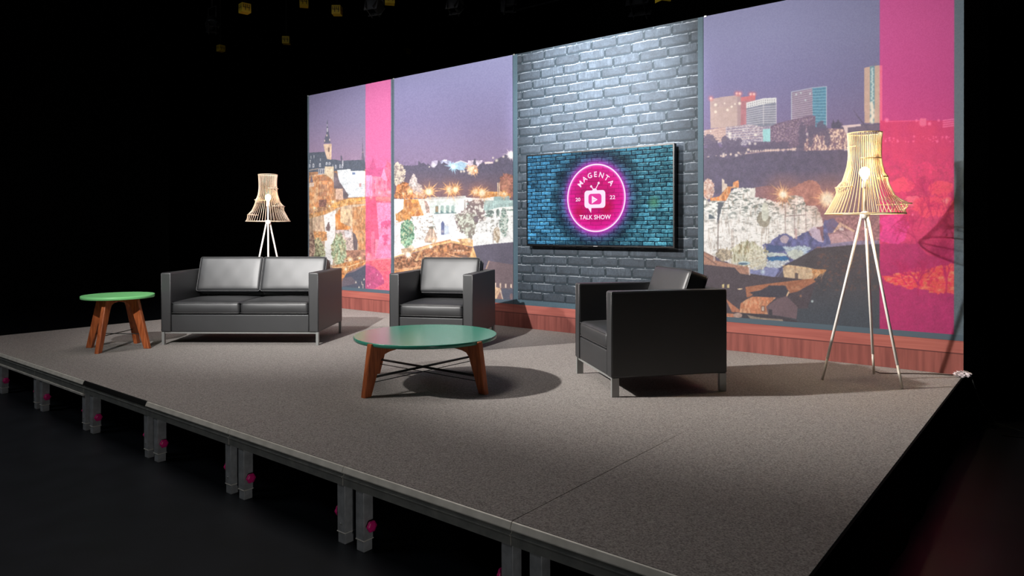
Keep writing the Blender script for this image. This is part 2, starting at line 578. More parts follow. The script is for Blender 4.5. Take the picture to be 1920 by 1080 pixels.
# ---- left panel -------------------------------------------------------------
def paint_left():
    cv = Canvas(-8.10, -6.262, WZ0 + 0.045, WZ1, WY - 0.001, 380, 620, 11)
    A, B = Tr(570, 240, 6.753), Tr(570, 380, 6.353)
    grad(cv, [(150, (120, 114, 162)), (230, (126, 114, 156)), (300, (150, 120, 154)), (330, (160, 124, 150)), (600, (120, 90, 80))])
    n1, n2, n3 = cv.noise(7), cv.noise(2.5, 9), cv.noise(2.2)
    # lower town base
    cv.poly(A, [(40, 560), (800, 520), (1130, 520), (1130, 1100), (40, 1100)], (170, 115, 80), nz=n1, amt=0.3)
    # small spire, church roof, tower
    cv.poly(A, [(728, 400), (735, 300), (742, 120), (750, 300), (768, 400)], (98, 88, 112))
    cv.poly(A, [(735, 300), (760, 300), (760, 310), (735, 310)], (150, 130, 140))
    cv.poly(A, [(30, 315), (210, 303), (262, 300), (292, 392), (400, 400), (490, 420), (500, 412), (765, 402), (795, 520), (600, 535), (400, 545), (30, 560)], (72, 80, 98), nz=n3, amt=0.12)
    cv.poly(A, [(245, 205), (352, 200), (346, 402), (292, 392), (265, 300)], (236, 200, 172), nz=n2, amt=0.15)
    cv.poly(A, [(304, 248), (325, 248), (325, 302), (304, 302)], (120, 90, 85))
    cv.poly(A, [(255, 192), (262, 130), (282, 80), (286, 0), (288, -60), (296, -110), (302, -60), (306, 10), (325, 120), (335, 192)], (82, 84, 106))
    cv.poly(A, [(288, 0), (303, 0), (303, 50), (288, 50)], (190, 185, 200))
    cv.poly(A, [(284, -50), (304, -50), (300, -20), (288, -20)], (150, 140, 170))
    for x, y in ((262, 160), (325, 150), (290, 95)):
        cv.poly(A, [(x - 6, y - 12), (x + 6, y - 12), (x + 6, y + 12), (x - 6, y + 12)], (220, 195, 185))
    cv.poly(A, [(464, 350), (480, 350), (490, 500), (466, 430)], (84, 82, 104))
    cv.poly(A, [(484, 410), (498, 412), (496, 490), (486, 490)], (205, 205, 215))
    for x, y, w, h in ((88, 370, 12, 34), (127, 365, 12, 34), (80, 425, 12, 40), (72, 480, 20, 40), (118, 475, 22, 46), (203, 470, 22, 44), (208, 400, 10, 30),
                       (287, 450, 24, 34), (322, 450, 24, 34), (402, 490, 18, 44), (456, 485, 16, 44), (484, 485, 16, 44), (365, 480, 10, 30)):
        cv.poly(A, [(x - w / 2, y - h / 2 + 6), (x, y - h / 2 - 4), (x + w / 2, y - h / 2 + 6), (x + w / 2, y + h / 2), (x - w / 2, y + h / 2)], (205, 208, 220))
        cv.poly(A, [(x - w / 4, y - h / 4), (x + w / 4, y - h / 4), (x + w / 4, y + h / 3), (x - w / 4, y + h / 3)], (110, 110, 125))
    # orange building with cream top
    cv.poly(A, [(30, 610), (180, 592), (380, 625), (372, 905), (330, 1000), (30, 1010)], (206, 128, 78), nz=n1, amt=0.22)
    cv.poly(A, [(180, 515), (262, 512), (262, 580), (180, 590)], (196, 196, 206))
    for x in (188, 212, 238):
        cv.poly(A, [(x, 522), (x + 16, 522), (x + 16, 575), (x, 575)], (110, 112, 130))
    cv.poly(A, [(262, 488), (376, 488), (376, 690), (352, 650), (300, 605), (262, 590)], (238, 214, 182), nz=n1, amt=0.08)
    cv.line(A([(60, 536), (180, 515)]), 1, (215, 185, 160))
    cv.line(A([(60, 612), (180, 592), (262, 590)]), 1, (235, 200, 170))
    for yy in (640, 740, 835):
        for xx in range(195, 290, 20):
            cv.poly(A, [(xx, yy - 28), (xx + 11, yy - 28), (xx + 11, yy + 30), (xx, yy + 30)], (140, 95, 85), 0.8)
        cv.line(A([(180, yy + 46), (285, yy + 46)]), 1, (235, 180, 140), 0.7)
    cv.poly(A, [(60, 740), (95, 590), (130, 690), (135, 1000), (60, 1000)], (218, 138, 82), nz=n1, amt=0.2)
    cv.poly(A, [(75, 690), (95, 590), (118, 690)], (110, 95, 110))
    cv.poly(A, [(60, 700), (128, 690), (128, 740), (60, 750)], (232, 200, 180))
    cv.poly(A, [(138, 760), (160, 745), (180, 765), (180, 930), (138, 930)], (226, 160, 110))
    cv.poly(A, [(190, 905), (285, 905), (285, 1000), (190, 1000)], (125, 80, 70), nz=n3, amt=0.3)
    # long white building
    m = cv.poly(A, [(420, 535), (560, 520), (775, 545), (772, 872), (560, 880), (440, 660)], (236, 242, 248), nz=n1, amt=0.10)
    for yy in range(575, 860, 26):
        for xx in range(500, 770, 17):
            if (xx + yy) % 3:
                cv.poly(A, [(xx, yy), (xx + 7, yy), (xx + 7, yy + 12), (xx, yy + 12)], (176, 190, 204), 0.8)
    cv.poly(A, [(590, 525), (770, 520), (770, 540), (590, 545)], (70, 80, 100))
    cv.poly(A, [(610, 560), (650, 560), (650, 590), (610, 590)], (100, 120, 160))
    cv.poly(A, [(700, 700), (725, 700), (725, 745), (700, 745)], (200, 150, 150))
    cv.poly(A, [(378, 560), (418, 575), (450, 680), (565, 850), (545, 895), (492, 890), (490, 768), (378, 765)], (108, 94, 104), nz=n1, amt=0.2)
    cv.poly(A, [(400, 768), (492, 770), (496, 905), (400, 905)], (212, 170, 148), nz=n3, amt=0.15)
    # castle under the magenta band
    cv.poly(A, [(1040, 440), (1110, 430), (1110, 890), (1050, 890)], (185, 110, 95), nz=n3, amt=0.4, rag=(4, 3))
    cv.poly(A, [(780, 500), (830, 510), (875, 380), (912, 505), (1000, 500), (1040, 610), (870, 625), (780, 600)], (92, 82, 108))
    cv.poly(A, [(780, 600), (862, 600), (862, 868), (780, 868)], (232, 222, 222), nz=n2, amt=0.2)
    cv.poly(A, [(862, 610), (1052, 625), (1052, 865), (862, 865)], (222, 165, 140), nz=n2, amt=0.25)
    cv.poly(A, [(972, 625), (1012, 508), (1056, 650), (1050, 680)], (235, 215, 215))
    for xx, yy in ((885, 680), (955, 690), (1015, 690), (885, 790), (1015, 780)):
        cv.poly(A, [(xx, yy - 20), (xx + 16, yy - 20), (xx + 16, yy + 22), (xx, yy + 22)], (130, 90, 90), 0.85)
    # cliffs (lower crop)
    cv.poly(B, [(0, 200), (60, 190), (240, 140), (390, 50), (560, 20), (740, 0), (1060, 10), (1060, 690), (740, 700), (340, 770), (0, 770)], (214, 182, 152), nz=n2, amt=0.22)
    cv.poly(B, [(50, 200), (235, 165), (240, 350), (110, 380), (50, 370)], (214, 178, 148), nz=n2, amt=0.2)
    cv.poly(B, [(235, 150), (380, 90), (372, 330), (340, 740), (235, 740), (255, 350)], (255, 250, 250), nz=n3, amt=0.10)
    cv.poly(B, [(265, 300), (298, 230), (318, 290), (300, 345), (262, 320)], (120, 95, 95), rag=(2, 3))
    cv.poly(B, [(370, 140), (440, 60), (440, 235), (560, 290), (540, 320), (380, 335)], (222, 128, 58), nz=n1, amt=0.25)
    cv.poly(B, [(430, 75), (580, 75), (572, 280), (500, 245), (436, 235)], (240, 204, 160), nz=n2, amt=0.12)
    cv.poly(B, [(575, 60), (740, 30), (742, 690), (640, 680), (650, 500), (580, 350)], (205, 136, 84), nz=n2, amt=0.30)
    cv.poly(B, [(580, 350), (612, 380), (640, 460), (632, 570), (600, 600), (585, 480)], (96, 80, 86))
    cv.poly(B, [(372, 325), (575, 325), (590, 560), (490, 620), (372, 500)], (206, 180, 172), nz=n3, amt=0.35)
    cv.poly(B, [(480, 330), (570, 350), (560, 420), (490, 410)], (232, 224, 228), nz=n3, amt=0.1)
    cv.poly(B, [(500, 570), (740, 560), (740, 690), (500, 700)], (165, 110, 90), nz=n1, amt=0.35)
    cv.poly(B, [(110, 340), (270, 345), (275, 450), (130, 470)], (214, 140, 80), nz=n3, amt=0.3)
    e = cv.ell(B, 150, 580, 100, 170, 0.35, 4)
    cv.two(e, (120, 110, 85), (190, 200, 150), n3, 0.45, 0.3)
    e = cv.ell(B, 85, 520, 45, 170, 0.3, 4)
    cv.two(e, (120, 85, 75), (200, 165, 140), n3, 0.5, 0.3)
    e = cv.ell(B, 415, 560, 90, 190, 0.3, 4)
    cv.two(e, (110, 128, 92), (190, 212, 172), n3, 0.42, 0.3)
    # streets
    cv.poly(B, [(0, 150), (60, 135), (240, 95), (400, 45), (560, 0), (740, -20), (740, 10), (520, 30), (400, 62), (250, 140), (60, 190), (0, 200)], (214, 140, 74), nz=n1, amt=0.25)
    cv.poly(A, [(330, 1000), (400, 940), (570, 895), (770, 870), (1130, 870), (1130, 930), (780, 912), (560, 950), (400, 1010)], (238, 165, 78), nz=n3, amt=0.25)
    cv.poly(A, [(770, 870), (905, 870), (915, 930), (930, 1100), (790, 1100), (780, 912)], (150, 70, 80), 0.75)
    cv.poly(B, [(735, 0), (860, 0), (895, 440), (850, 440), (840, 640), (735, 640)], (165, 70, 70), 0.8)
    cv.poly(B, [(800, 350), (840, 340), (835, 680), (800, 680)], (225, 170, 150), 0.7)
    cv.poly(B, [(865, 0), (1060, 0), (1060, 660), (850, 660), (895, 440)], (235, 190, 200), nz=n3, amt=0.2)
    m = cv.poly(B, [(925, 230), (1040, 200), (1040, 290), (925, 290)], (130, 80, 100), rag=(5, 4), nz=n3, amt=0.3)
    m = cv.poly(B, [(935, 375), (1010, 390), (965, 520), (945, 450)], (150, 90, 110), rag=(3, 3))
    cv.poly(B, [(340, 760), (540, 695), (740, 680), (1060, 660), (1060, 840), (900, 825), (760, 720), (520, 830), (460, 935), (340, 900)], (205, 122, 62), nz=n3, amt=0.35)
    cv.line(B([(345, 775), (540, 760), (742, 690), (1040, 665)]), 1.6, (250, 215, 160), 0.9)
    cv.poly(B, [(455, 940), (500, 850), (600, 820), (735, 745), (830, 762), (935, 850), (1000, 960), (1060, 1000), (1060, 1060), (455, 1060)], (64, 68, 88))
    cv.poly(B, [(455, 900), (560, 880), (640, 960), (455, 1000)], (98, 84, 96), 0.8)
    cv.poly(B, [(895, 822), (1060, 808), (1060, 1050), (810, 1040), (960, 960), (935, 870)], (215, 105, 70), nz=n3, amt=0.4)
    for x, y in ((618, 945), (655, 1005), (715, 910), (875, 855), (785, 970), (760, 985), (937, 900)):
        cv.poly(B, [(x - 9, y + 14), (x, y - 16), (x + 9, y + 14)], (232, 222, 205))
    cv.line(B([(685, 940), (690, 975), (703, 975), (703, 1020)]), 1, (225, 205, 190))
    for x, y, r in ((365, 935, 9), (135, 1015, 8), (320, 990, 7), (960, 820, 10), (1075, 815, 11), (845, 880, 5)):
        (a, b), = A([(x, y)])
        cv.star(a, b, r, (255, 190, 110), (255, 245, 215), 14, cr=0.2)
    for x, y, r in ((550, 680, 11), (770, 620, 9), (500, 790, 8), (660, 660, 6)):
        (a, b), = B([(x, y)])
        cv.star(a, b, r, (255, 195, 120), (255, 240, 215), 14, cr=0.2)
    magenta(cv, 685.3, 733.0)
    cv.mix((cv.U > 733.0).astype(float), (66, 86, 102))
    cv.mix((cv.U < 579.5).astype(float), (58, 78, 92))
    grain(cv, lift=44.0)
    return cv


# ---- second panel -----------------------------------------------------------
def paint_second():
    cv = Canvas(-6.258, -4.273, WZ0 + 0.045, WZ1, WY - 0.001, 460, 700, 22)
    D, E = Tr(730, 280, 7.2), Tr(730, 400, 6.0)
    grad(cv, [(90, (132, 134, 184)), (160, (124, 121, 172)), (230, (118, 108, 156)), (300, (126, 106, 146)), (600, (90, 75, 90))])
    n1, n2, n3, n4 = cv.noise(8), cv.noise(2.5, 9), cv.noise(2.6), cv.noise(14)
    # bright buildings on the far ridge
    cv.poly(D, [(570, 160), (650, 148), (650, 250), (570, 250)], (188, 178, 208))
    cv.poly(D, [(690, 160), (730, 140), (835, 160), (830, 250), (690, 250)], (176, 178, 214), nz=n3, amt=0.25)
    cv.poly(D, [(735, 138), (780, 138), (780, 160), (735, 160)], (226, 222, 236))
    cv.poly(D, [(1060, 150), (1262, 148), (1225, 220), (1060, 300)], (214, 196, 216), nz=n3, amt=0.2)
    cv.poly(D, [(850, 205), (905, 168), (965, 152), (1030, 170), (1065, 195), (1000, 285), (870, 280)], (160, 196, 224), nz=n1, amt=0.12)
    cv.line(D([(880, 190), (965, 155), (1060, 190), (1065, 195)]), 1.5, (240, 225, 230))
    cv.poly(D, [(1285, 172), (1400, 165), (1400, 188), (1290, 196)], (236, 210, 205))
    # dark hill
    hill = [(0, 180), (110, 188), (200, 215), (290, 222), (380, 212), (392, 170), (402, 150), (420, 190), (470, 182), (505, 212), (525, 195), (560, 225),
            (600, 250), (650, 195), (665, 150), (700, 190), (740, 178), (800, 215), (850, 250), (960, 282), (1010, 285), (1030, 232), (1060, 235), (1070, 290),
            (1110, 240), (1130, 210), (1145, 130), (1165, 130), (1168, 190), (1190, 230), (1270, 170), (1290, 200), (1400, 190), (1430, 130), (1520, 105),
            (1548, 100), (1562, 60), (1600, 90), (1700, 150), (1700, 700), (0, 700)]
    m = cv.poly(D, hill, (74, 68, 92), nz=n3, amt=0.12, rag=(1.0, 2))
    g = np.clip((cv.V - 318) / 40, 0, 1) * m
    cv.mix(g, (104, 74, 84), 0.8)
    cv.poly(D, [(1040, 215), (1190, 225), (1195, 300), (1120, 345), (1060, 310)], (232, 180, 150), 0.75, nz=n3, amt=0.4, rag=(3, 2))
    for x, y, r in ((970, 300, 3), (1010, 298, 3), (1085, 320, 4), (540, 237, 2), (1400, 115, 2.5), (1448, 150, 4), (1540, 100, 3)):
        (a, b), = D([(x, y)])
        cv.glow(a, b, r, (255, 240, 220), 1, 0.8)
    (a, b), = D([(595, 215)]); cv.glow(a, b, 6, (250, 245, 250), 1, 1.0)
    (a, b), = D([(862, 232)]); cv.star(a, b, 15, (170, 225, 250), (240, 252, 255), 16, cr=0.18)
    (a, b), = D([(1120, 270)]); cv.star(a, b, 15, (255, 190, 130), (255, 240, 215), 12, cr=0.2)
    (a, b), = D([(1160, 290)]); cv.star(a, b, 9, (255, 160, 90), (255, 230, 200), 12, cr=0.2)
    (a, b), = D([(1645, 75)]); cv.star(a, b, 14, (235, 215, 225), (255, 250, 240), 16, cr=0.3)
    # right tree and warm haze
    cv.poly(D, [(1495, 380), (1540, 335), (1700, 345), (1700, 650), (1470, 640)], (148, 88, 76), nz=n3, amt=0.35, rag=(3, 3))
    for k in range(9):
        cv.line(D([(1570, 620), (1570 + (k - 4) * 18, 380 + abs(k - 4) * 16)]), 0.8, (225, 150, 105), 0.6)
    # trees at the left
    e = cv.ell(D, 120, 350, 95, 165, 0.35, 5)
    cv.two(e, (130, 110, 112), (222, 208, 188), n3, 0.42, 0.35)
    t = cv.poly(D, [(60, 660), (80, 560), (140, 455), (240, 440), (300, 545), (400, 560), (480, 600), (490, 665)], (192, 104, 52), nz=n3, amt=0.45, rag=(2.5, 3))
    m = cv.poly(D, [(318, 322), (345, 345), (372, 385), (380, 440), (430, 490), (492, 600), (470, 650), (330, 600), (270, 520), (275, 400)], (204, 188, 184), nz=n3, amt=0.28, rag=(2, 2.5))
    cv.poly(D, [(340, 560), (480, 600), (460, 660), (330, 650)], (216, 160, 120), 0.6, nz=n3, amt=0.3)
    # orange building and chimneys
    cv.poly(D, [(1298, 580), (1330, 568), (1480, 575), (1640, 600), (1640, 655), (1300, 662)], (228, 146, 62), nz=n3, amt=0.2)
    cv.poly(D, [(1360, 600), (1480, 600), (1480, 640), (1360, 640)], (160, 90, 45), 0.6)
    for x in (1464, 1486):
        cv.line(D([(x, 455), (x, 625)]), 1.6, (244, 216, 180))
    # ----- the walls
    wall = [(0, 672), (480, 668), (540, 650), (860, 640), (1030, 630), (1035, 650), (1270, 660), (1410, 640), (1620, 632), (1625, 690), (1700, 690), (1700, 1120), (0, 1120)]
    cv.poly(D, wall, (248, 250, 246), nz=n2, amt=0.10)
    cv.poly(E, [(0, -20), (1400, -20), (1400, 340), (940, 370), (700, 320), (500, 350), (60, 490), (0, 500)], (250, 250, 250), nz=n1, amt=0.08)
    cv.poly(D, [(500, 650), (860, 638), (1030, 625), (1030, 662), (860, 668), (540, 680)], (190, 196, 196))
    for x in range(560, 1030, 22):
        cv.line(D([(x, 645 - (x - 560) * 0.03), (x, 668 - (x - 560) * 0.03)]), 0.7, (232, 225, 215))
    cv.poly(D, [(1270, 690), (1700, 685), (1700, 770), (1500, 780), (1280, 835)], (160, 188, 186), nz=n2, amt=0.15)
    cv.poly(D, [(1412, 640), (1620, 632), (1620, 690), (1412, 692)], (146, 178, 178), nz=n3, amt=0.1)
    # orange arch
    cv.poly(D, [(195, 672), (395, 672), (430, 800), (470, 890), (385, 900), (370, 880), (300, 905), (270, 960), (90, 960), (85, 890), (190, 800)], (216, 130, 58), nz=n1, amt=0.25)
    cv.poly(D, [(210, 800), (215, 700), (250, 675), (290, 690), (305, 740), (300, 800), (258, 800), (258, 720), (240, 740), (240, 800)], (160, 90, 50), 0.85)
    cv.poly(D, [(300, 905), (385, 825), (430, 880), (380, 905)], (190, 105, 50))
    cv.poly(D, [(385, 672), (470, 672), (500, 880), (466, 890)], (228, 222, 212))
    cv.poly(D, [(470, 690), (500, 700), (548, 790), (545, 860), (500, 860)], (170, 140, 130), nz=n3, amt=0.4)
    # loggia
    cv.poly(D, [(540, 690), (910, 672), (900, 860), (620, 872), (545, 860)], (216, 226, 222), nz=n2, amt=0.06)
    for x in (620, 692, 766, 838):
        cv.poly(D, [(x, 770), (x + 8, 757), (x + 36, 757), (x + 43, 770), (x + 43, 862), (x, 862)], (150, 176, 170))
        cv.poly(D, [(x, 820), (x + 43, 862), (x, 862)], (86, 118, 122))
    cv.poly(D, [(621, 772), (660, 765), (660, 845), (621, 845)], (138, 118, 92))
    cv.line(D([(610, 868), (900, 858)]), 1.6, (88, 118, 120))
    cv.line(D([(585, 880), (600, 1060)]), 1.4, (150, 185, 180), 0.6)
    cv.poly(D, [(1010, 680), (1030, 680), (1030, 840), (1010, 840)], (130, 120, 115), 0.7)
    # vegetation on the rock
    dm = cv.poly(D, [(880, 880), (960, 860), (1030, 800), (1035, 690), (1270, 690), (1280, 880), (1300, 960), (1160, 960), (1160, 1120), (940, 1120), (890, 1000)], (0, 0, 0), 0.0, rag=(3, 4))
    cv.two(dm, (112, 92, 94), (222, 214, 206), cv.noise(4.0), 0.56, 0.16, 0.95)
    dm = cv.poly(E, [(740, 0), (960, 0), (1000, 100), (940, 250), (900, 300), (850, 240), (780, 130)], (0, 0, 0), 0.0, rag=(3, 4))
    cv.two(dm, (124, 112, 104), (206, 212, 196), cv.noise(4.0), 0.5, 0.2, 0.95)
    e = cv.ell(E, 975, 65, 30, 40, 0.2, 3)
    cv.mix(e, (98, 82, 92), 0.9)
    for cx, cy, rx, ry in ((1360, 850, 60, 30), (1345, 895, 50, 18), (1465, 860, 24, 50), (1545, 870, 34, 80), (1560, 960, 45, 40), (1640, 820, 70, 14), (1510, 1010, 30, 60), (1060, 735, 14, 10)):
        e = cv.ell(D, cx, cy, rx, ry, 0.5, 3)
        cv.two(e, (84, 98, 96), (150, 175, 165), n3, 0.55, 0.2, 0.95)
    e = cv.ell(E, 1290, 130, 45, 130, 0.5, 4)
    cv.two(e, (96, 130, 118), (206, 216, 208), n3, 0.42, 0.2, 0.95)
    e = cv.ell(E, 1205, 240, 40, 90, 0.5, 4)
    cv.two(e, (150, 128, 100), (220, 205, 185), n3, 0.5, 0.2, 0.9)
    cv.line(E([(1166, 200), (1168, 340)]), 1.2, (120, 100, 95), 0.8)
    fl = cv.inpoly(D([(280, 900), (1100, 880), (1680, 900), (1680, 1120), (280, 1120)]))
    cv.two(fl, (130, 125, 118), (0, 0, 0), cv.noise(4, 2.4), 0.27, 0.08, 0.0)
    k = np.clip((0.27 - cv.noise(4, 2.4)) / 0.05, 0, 1) * fl
    cv.mix(k, (120, 118, 108), 0.8)
    fl = cv.inpoly(E([(250, 20), (580, 10), (560, 260), (300, 330), (250, 250)]))
    k = np.clip((0.34 - cv.noise(4.5, 3)) / 0.05, 0, 1) * fl
    cv.mix(k, (150, 132, 118), 0.7)
    # arch door
    cv.poly(E, [(500, 10), (730, 0), (735, 60), (760, 150), (740, 200), (640, 250), (540, 230), (500, 80)], (234, 236, 240), nz=n1, amt=0.04)
    cv.poly(E, [(583, 240), (583, 110), (602, 85), (618, 112), (618, 240)], (82, 92, 138))
    cv.poly(E, [(618, 130), (668, 150), (668, 235), (618, 240)], (188, 200, 222))
    cv.glow(*E([(600, 205)])[0], 6, (232, 205, 190), 0.7)
    # rock pile
    cv.poly(E, [(395, 300), (440, 190), (475, 150), (500, 170), (545, 290), (500, 335), (400, 330)], (186, 158, 140), nz=cv.noise(3, 8), amt=0.35)
    e = cv.ell(E, 465, 160, 30, 14, 0.4, 3)
    cv.mix(e, (108, 98, 84), 0.9)
    # green conifer
    e = cv.ell(E, 200, 225, 80, 160, 0.28, 4)
    cv.two(e, (62, 112, 86), (150, 196, 160), n3, 0.45, 0.3)
    cv.poly(E, [(60, 0), (250, 0), (240, 60), (150, 90), (90, 90)], (206, 130, 66), nz=n3, amt=0.4, rag=(3, 3))
    cv.poly(E, [(50, 110), (118, 120), (135, 420), (110, 460), (50, 480)], (236, 230, 232), nz=n1, amt=0.08)
    cv.poly(E, [(130, 400), (260, 380), (260, 430), (140, 450)], (190, 150, 110), 0.8, nz=n3, amt=0.3)
    # path
    cv.poly(E, [(0, 520), (300, 440), (540, 362), (700, 330), (800, 345), (940, 392), (900, 640), (0, 680)], (146, 88, 58), nz=cv.noise(3.5), amt=0.5)
    k = np.clip((cv.noise(5) - 0.62) / 0.1, 0, 1) * cv.inpoly(E([(300, 440), (540, 362), (690, 335), (720, 420), (560, 470), (330, 530)]))
    cv.mix(k, (232, 150, 84), 0.8)
    cv.poly(E, [(0, 505), (60, 485), (250, 425), (330, 390), (500, 340), (690, 305), (940, 355), (940, 380), (700, 328), (540, 362), (330, 425), (60, 500), (0, 520)], (244, 186, 118), nz=n3, amt=0.12)
    cv.poly(E, [(250, 410), (500, 335), (690, 292), (690, 306), (500, 348), (330, 395)], (206, 132, 80))
    cv.poly(E, [(760, 290), (850, 285), (940, 300), (940, 360), (800, 330)], (228, 160, 96), 0.85, nz=n3, amt=0.3)
    cv.poly(E, [(690, 470), (880, 470), (880, 560), (690, 560)], (112, 78, 66))
    for pl in ([(50, 640), (250, 618), (360, 600)], [(290, 520), (470, 520), (680, 480)], [(500, 560), (700, 555), (720, 500)], [(710, 440), (900, 432)],
               [(620, 440), (700, 470), (820, 500)], [(690, 500), (820, 505)]):
        cv.line(E(pl), 2.2, (226, 150, 96), 0.85)
    cv.poly(E, [(500, 500), (680, 470), (690, 500), (510, 535)], (176, 112, 74))
    cv.poly(E, [(480, 560), (720, 550), (720, 600), (480, 600)], (216, 145, 98))
    cv.poly(E, [(345, 415), (370, 415), (315, 535), (290, 535)], (226, 165, 110), 0.9)
    cv.poly(E, [(50, 650), (350, 620), (350, 700), (50, 700)], (232, 150, 80))
    for x in (740, 775, 800, 830):
        cv.glow(*E([(x, 420)])[0], 2.5, (250, 215, 180), 1, 0.8)
    (a, b), = E([(210, 465)]); cv.star(a, b, 12, (255, 225, 195), (255, 252, 240), 14, cr=0.25)
    (a, b), = E([(465, 375)]); cv.star(a, b, 7, (255, 210, 160), (255, 250, 235), 12, cr=0.3)
    (a, b), = E([(252, 382)]); cv.star(a, b, 7, (255, 200, 150), (255, 235, 215), 12, cr=0.2)
    (a, b), = E([(500, 305)]); cv.star(a, b, 9, (255, 215, 170), (255, 245, 225), 12, cr=0.2)
    (a, b), = E([(900, 310)]); cv.star(a, b, 10, (255, 200, 140), (255, 240, 215), 12, cr=0.2)
    # foreground roofs
    cv.poly(E, [(950, 368), (1180, 342), (1420, 322), (1420, 1100), (1180, 1050), (1000, 575)], (80, 74, 94), nz=n4, amt=0.06)
    cv.poly(E, [(1080, 620), (1125, 535), (1420, 582), (1420, 860), (1080, 840), (1000, 640)], (104, 84, 92), nz=n4, amt=0.05)
    cv.poly(E, [(940, 368), (880, 575), (1008, 575)], (240, 178, 106), nz=n2, amt=0.06)
    cv.line(E([(1120, 540), (1090, 620)]), 2, (206, 160, 130), 0.8)
    for x in (1193, 1250, 1310, 1370):
        cv.poly(E, [(x - 9, 835), (x - 9, 780 + (x - 1193) * 0.09), (x + 9, 780 + (x - 1193) * 0.09), (x + 9, 840)], (236, 206, 186))
    cv.poly(E, [(1060, 820), (1250, 838), (1262, 880), (1205, 1000), (1060, 1000)], (232, 186, 150), nz=n3, amt=0.15)
    cv.poly(E, [(1250, 870), (1205, 965), (1278, 975)], (140, 100, 96))
    cv.line(E([(1250, 870), (1278, 975)]), 1.6, (240, 215, 190))
    cv.poly(E, [(1272, 845), (1420, 850), (1420, 1050), (1290, 1050)], (72, 76, 96))
    e = cv.ell(E, 1372, 935, 16, 35, 0.2, 3)
    cv.mix(e, (128, 96, 100), 0.9)
    for x, y, r, n in ((530, 570, 22, 18), (820, 548, 22, 18), (893, 543, 17, 16), (1160, 575, 17, 16), (1252, 590, 22, 18), (283, 570, 10, 14), (190, 600, 7, 12), (1550, 602, 11, 12)):
        (a, b), = D([(x, y)])
        cv.glow(a, b, r * 1.3, (176, 98, 70), 0.40, 1.2)
        cv.star(a, b, r, (255, 178, 96), (255, 244, 214), n, ph=(x % 7) / 7, cr=0.17)
        cv.line([(a, b), (a, b + 9)], 1, (240, 180, 120), 0.5)
    cv.mix((cv.U < 739.2).astype(float), (66, 86, 102))
    grain(cv, lift=44.0)
    return cv


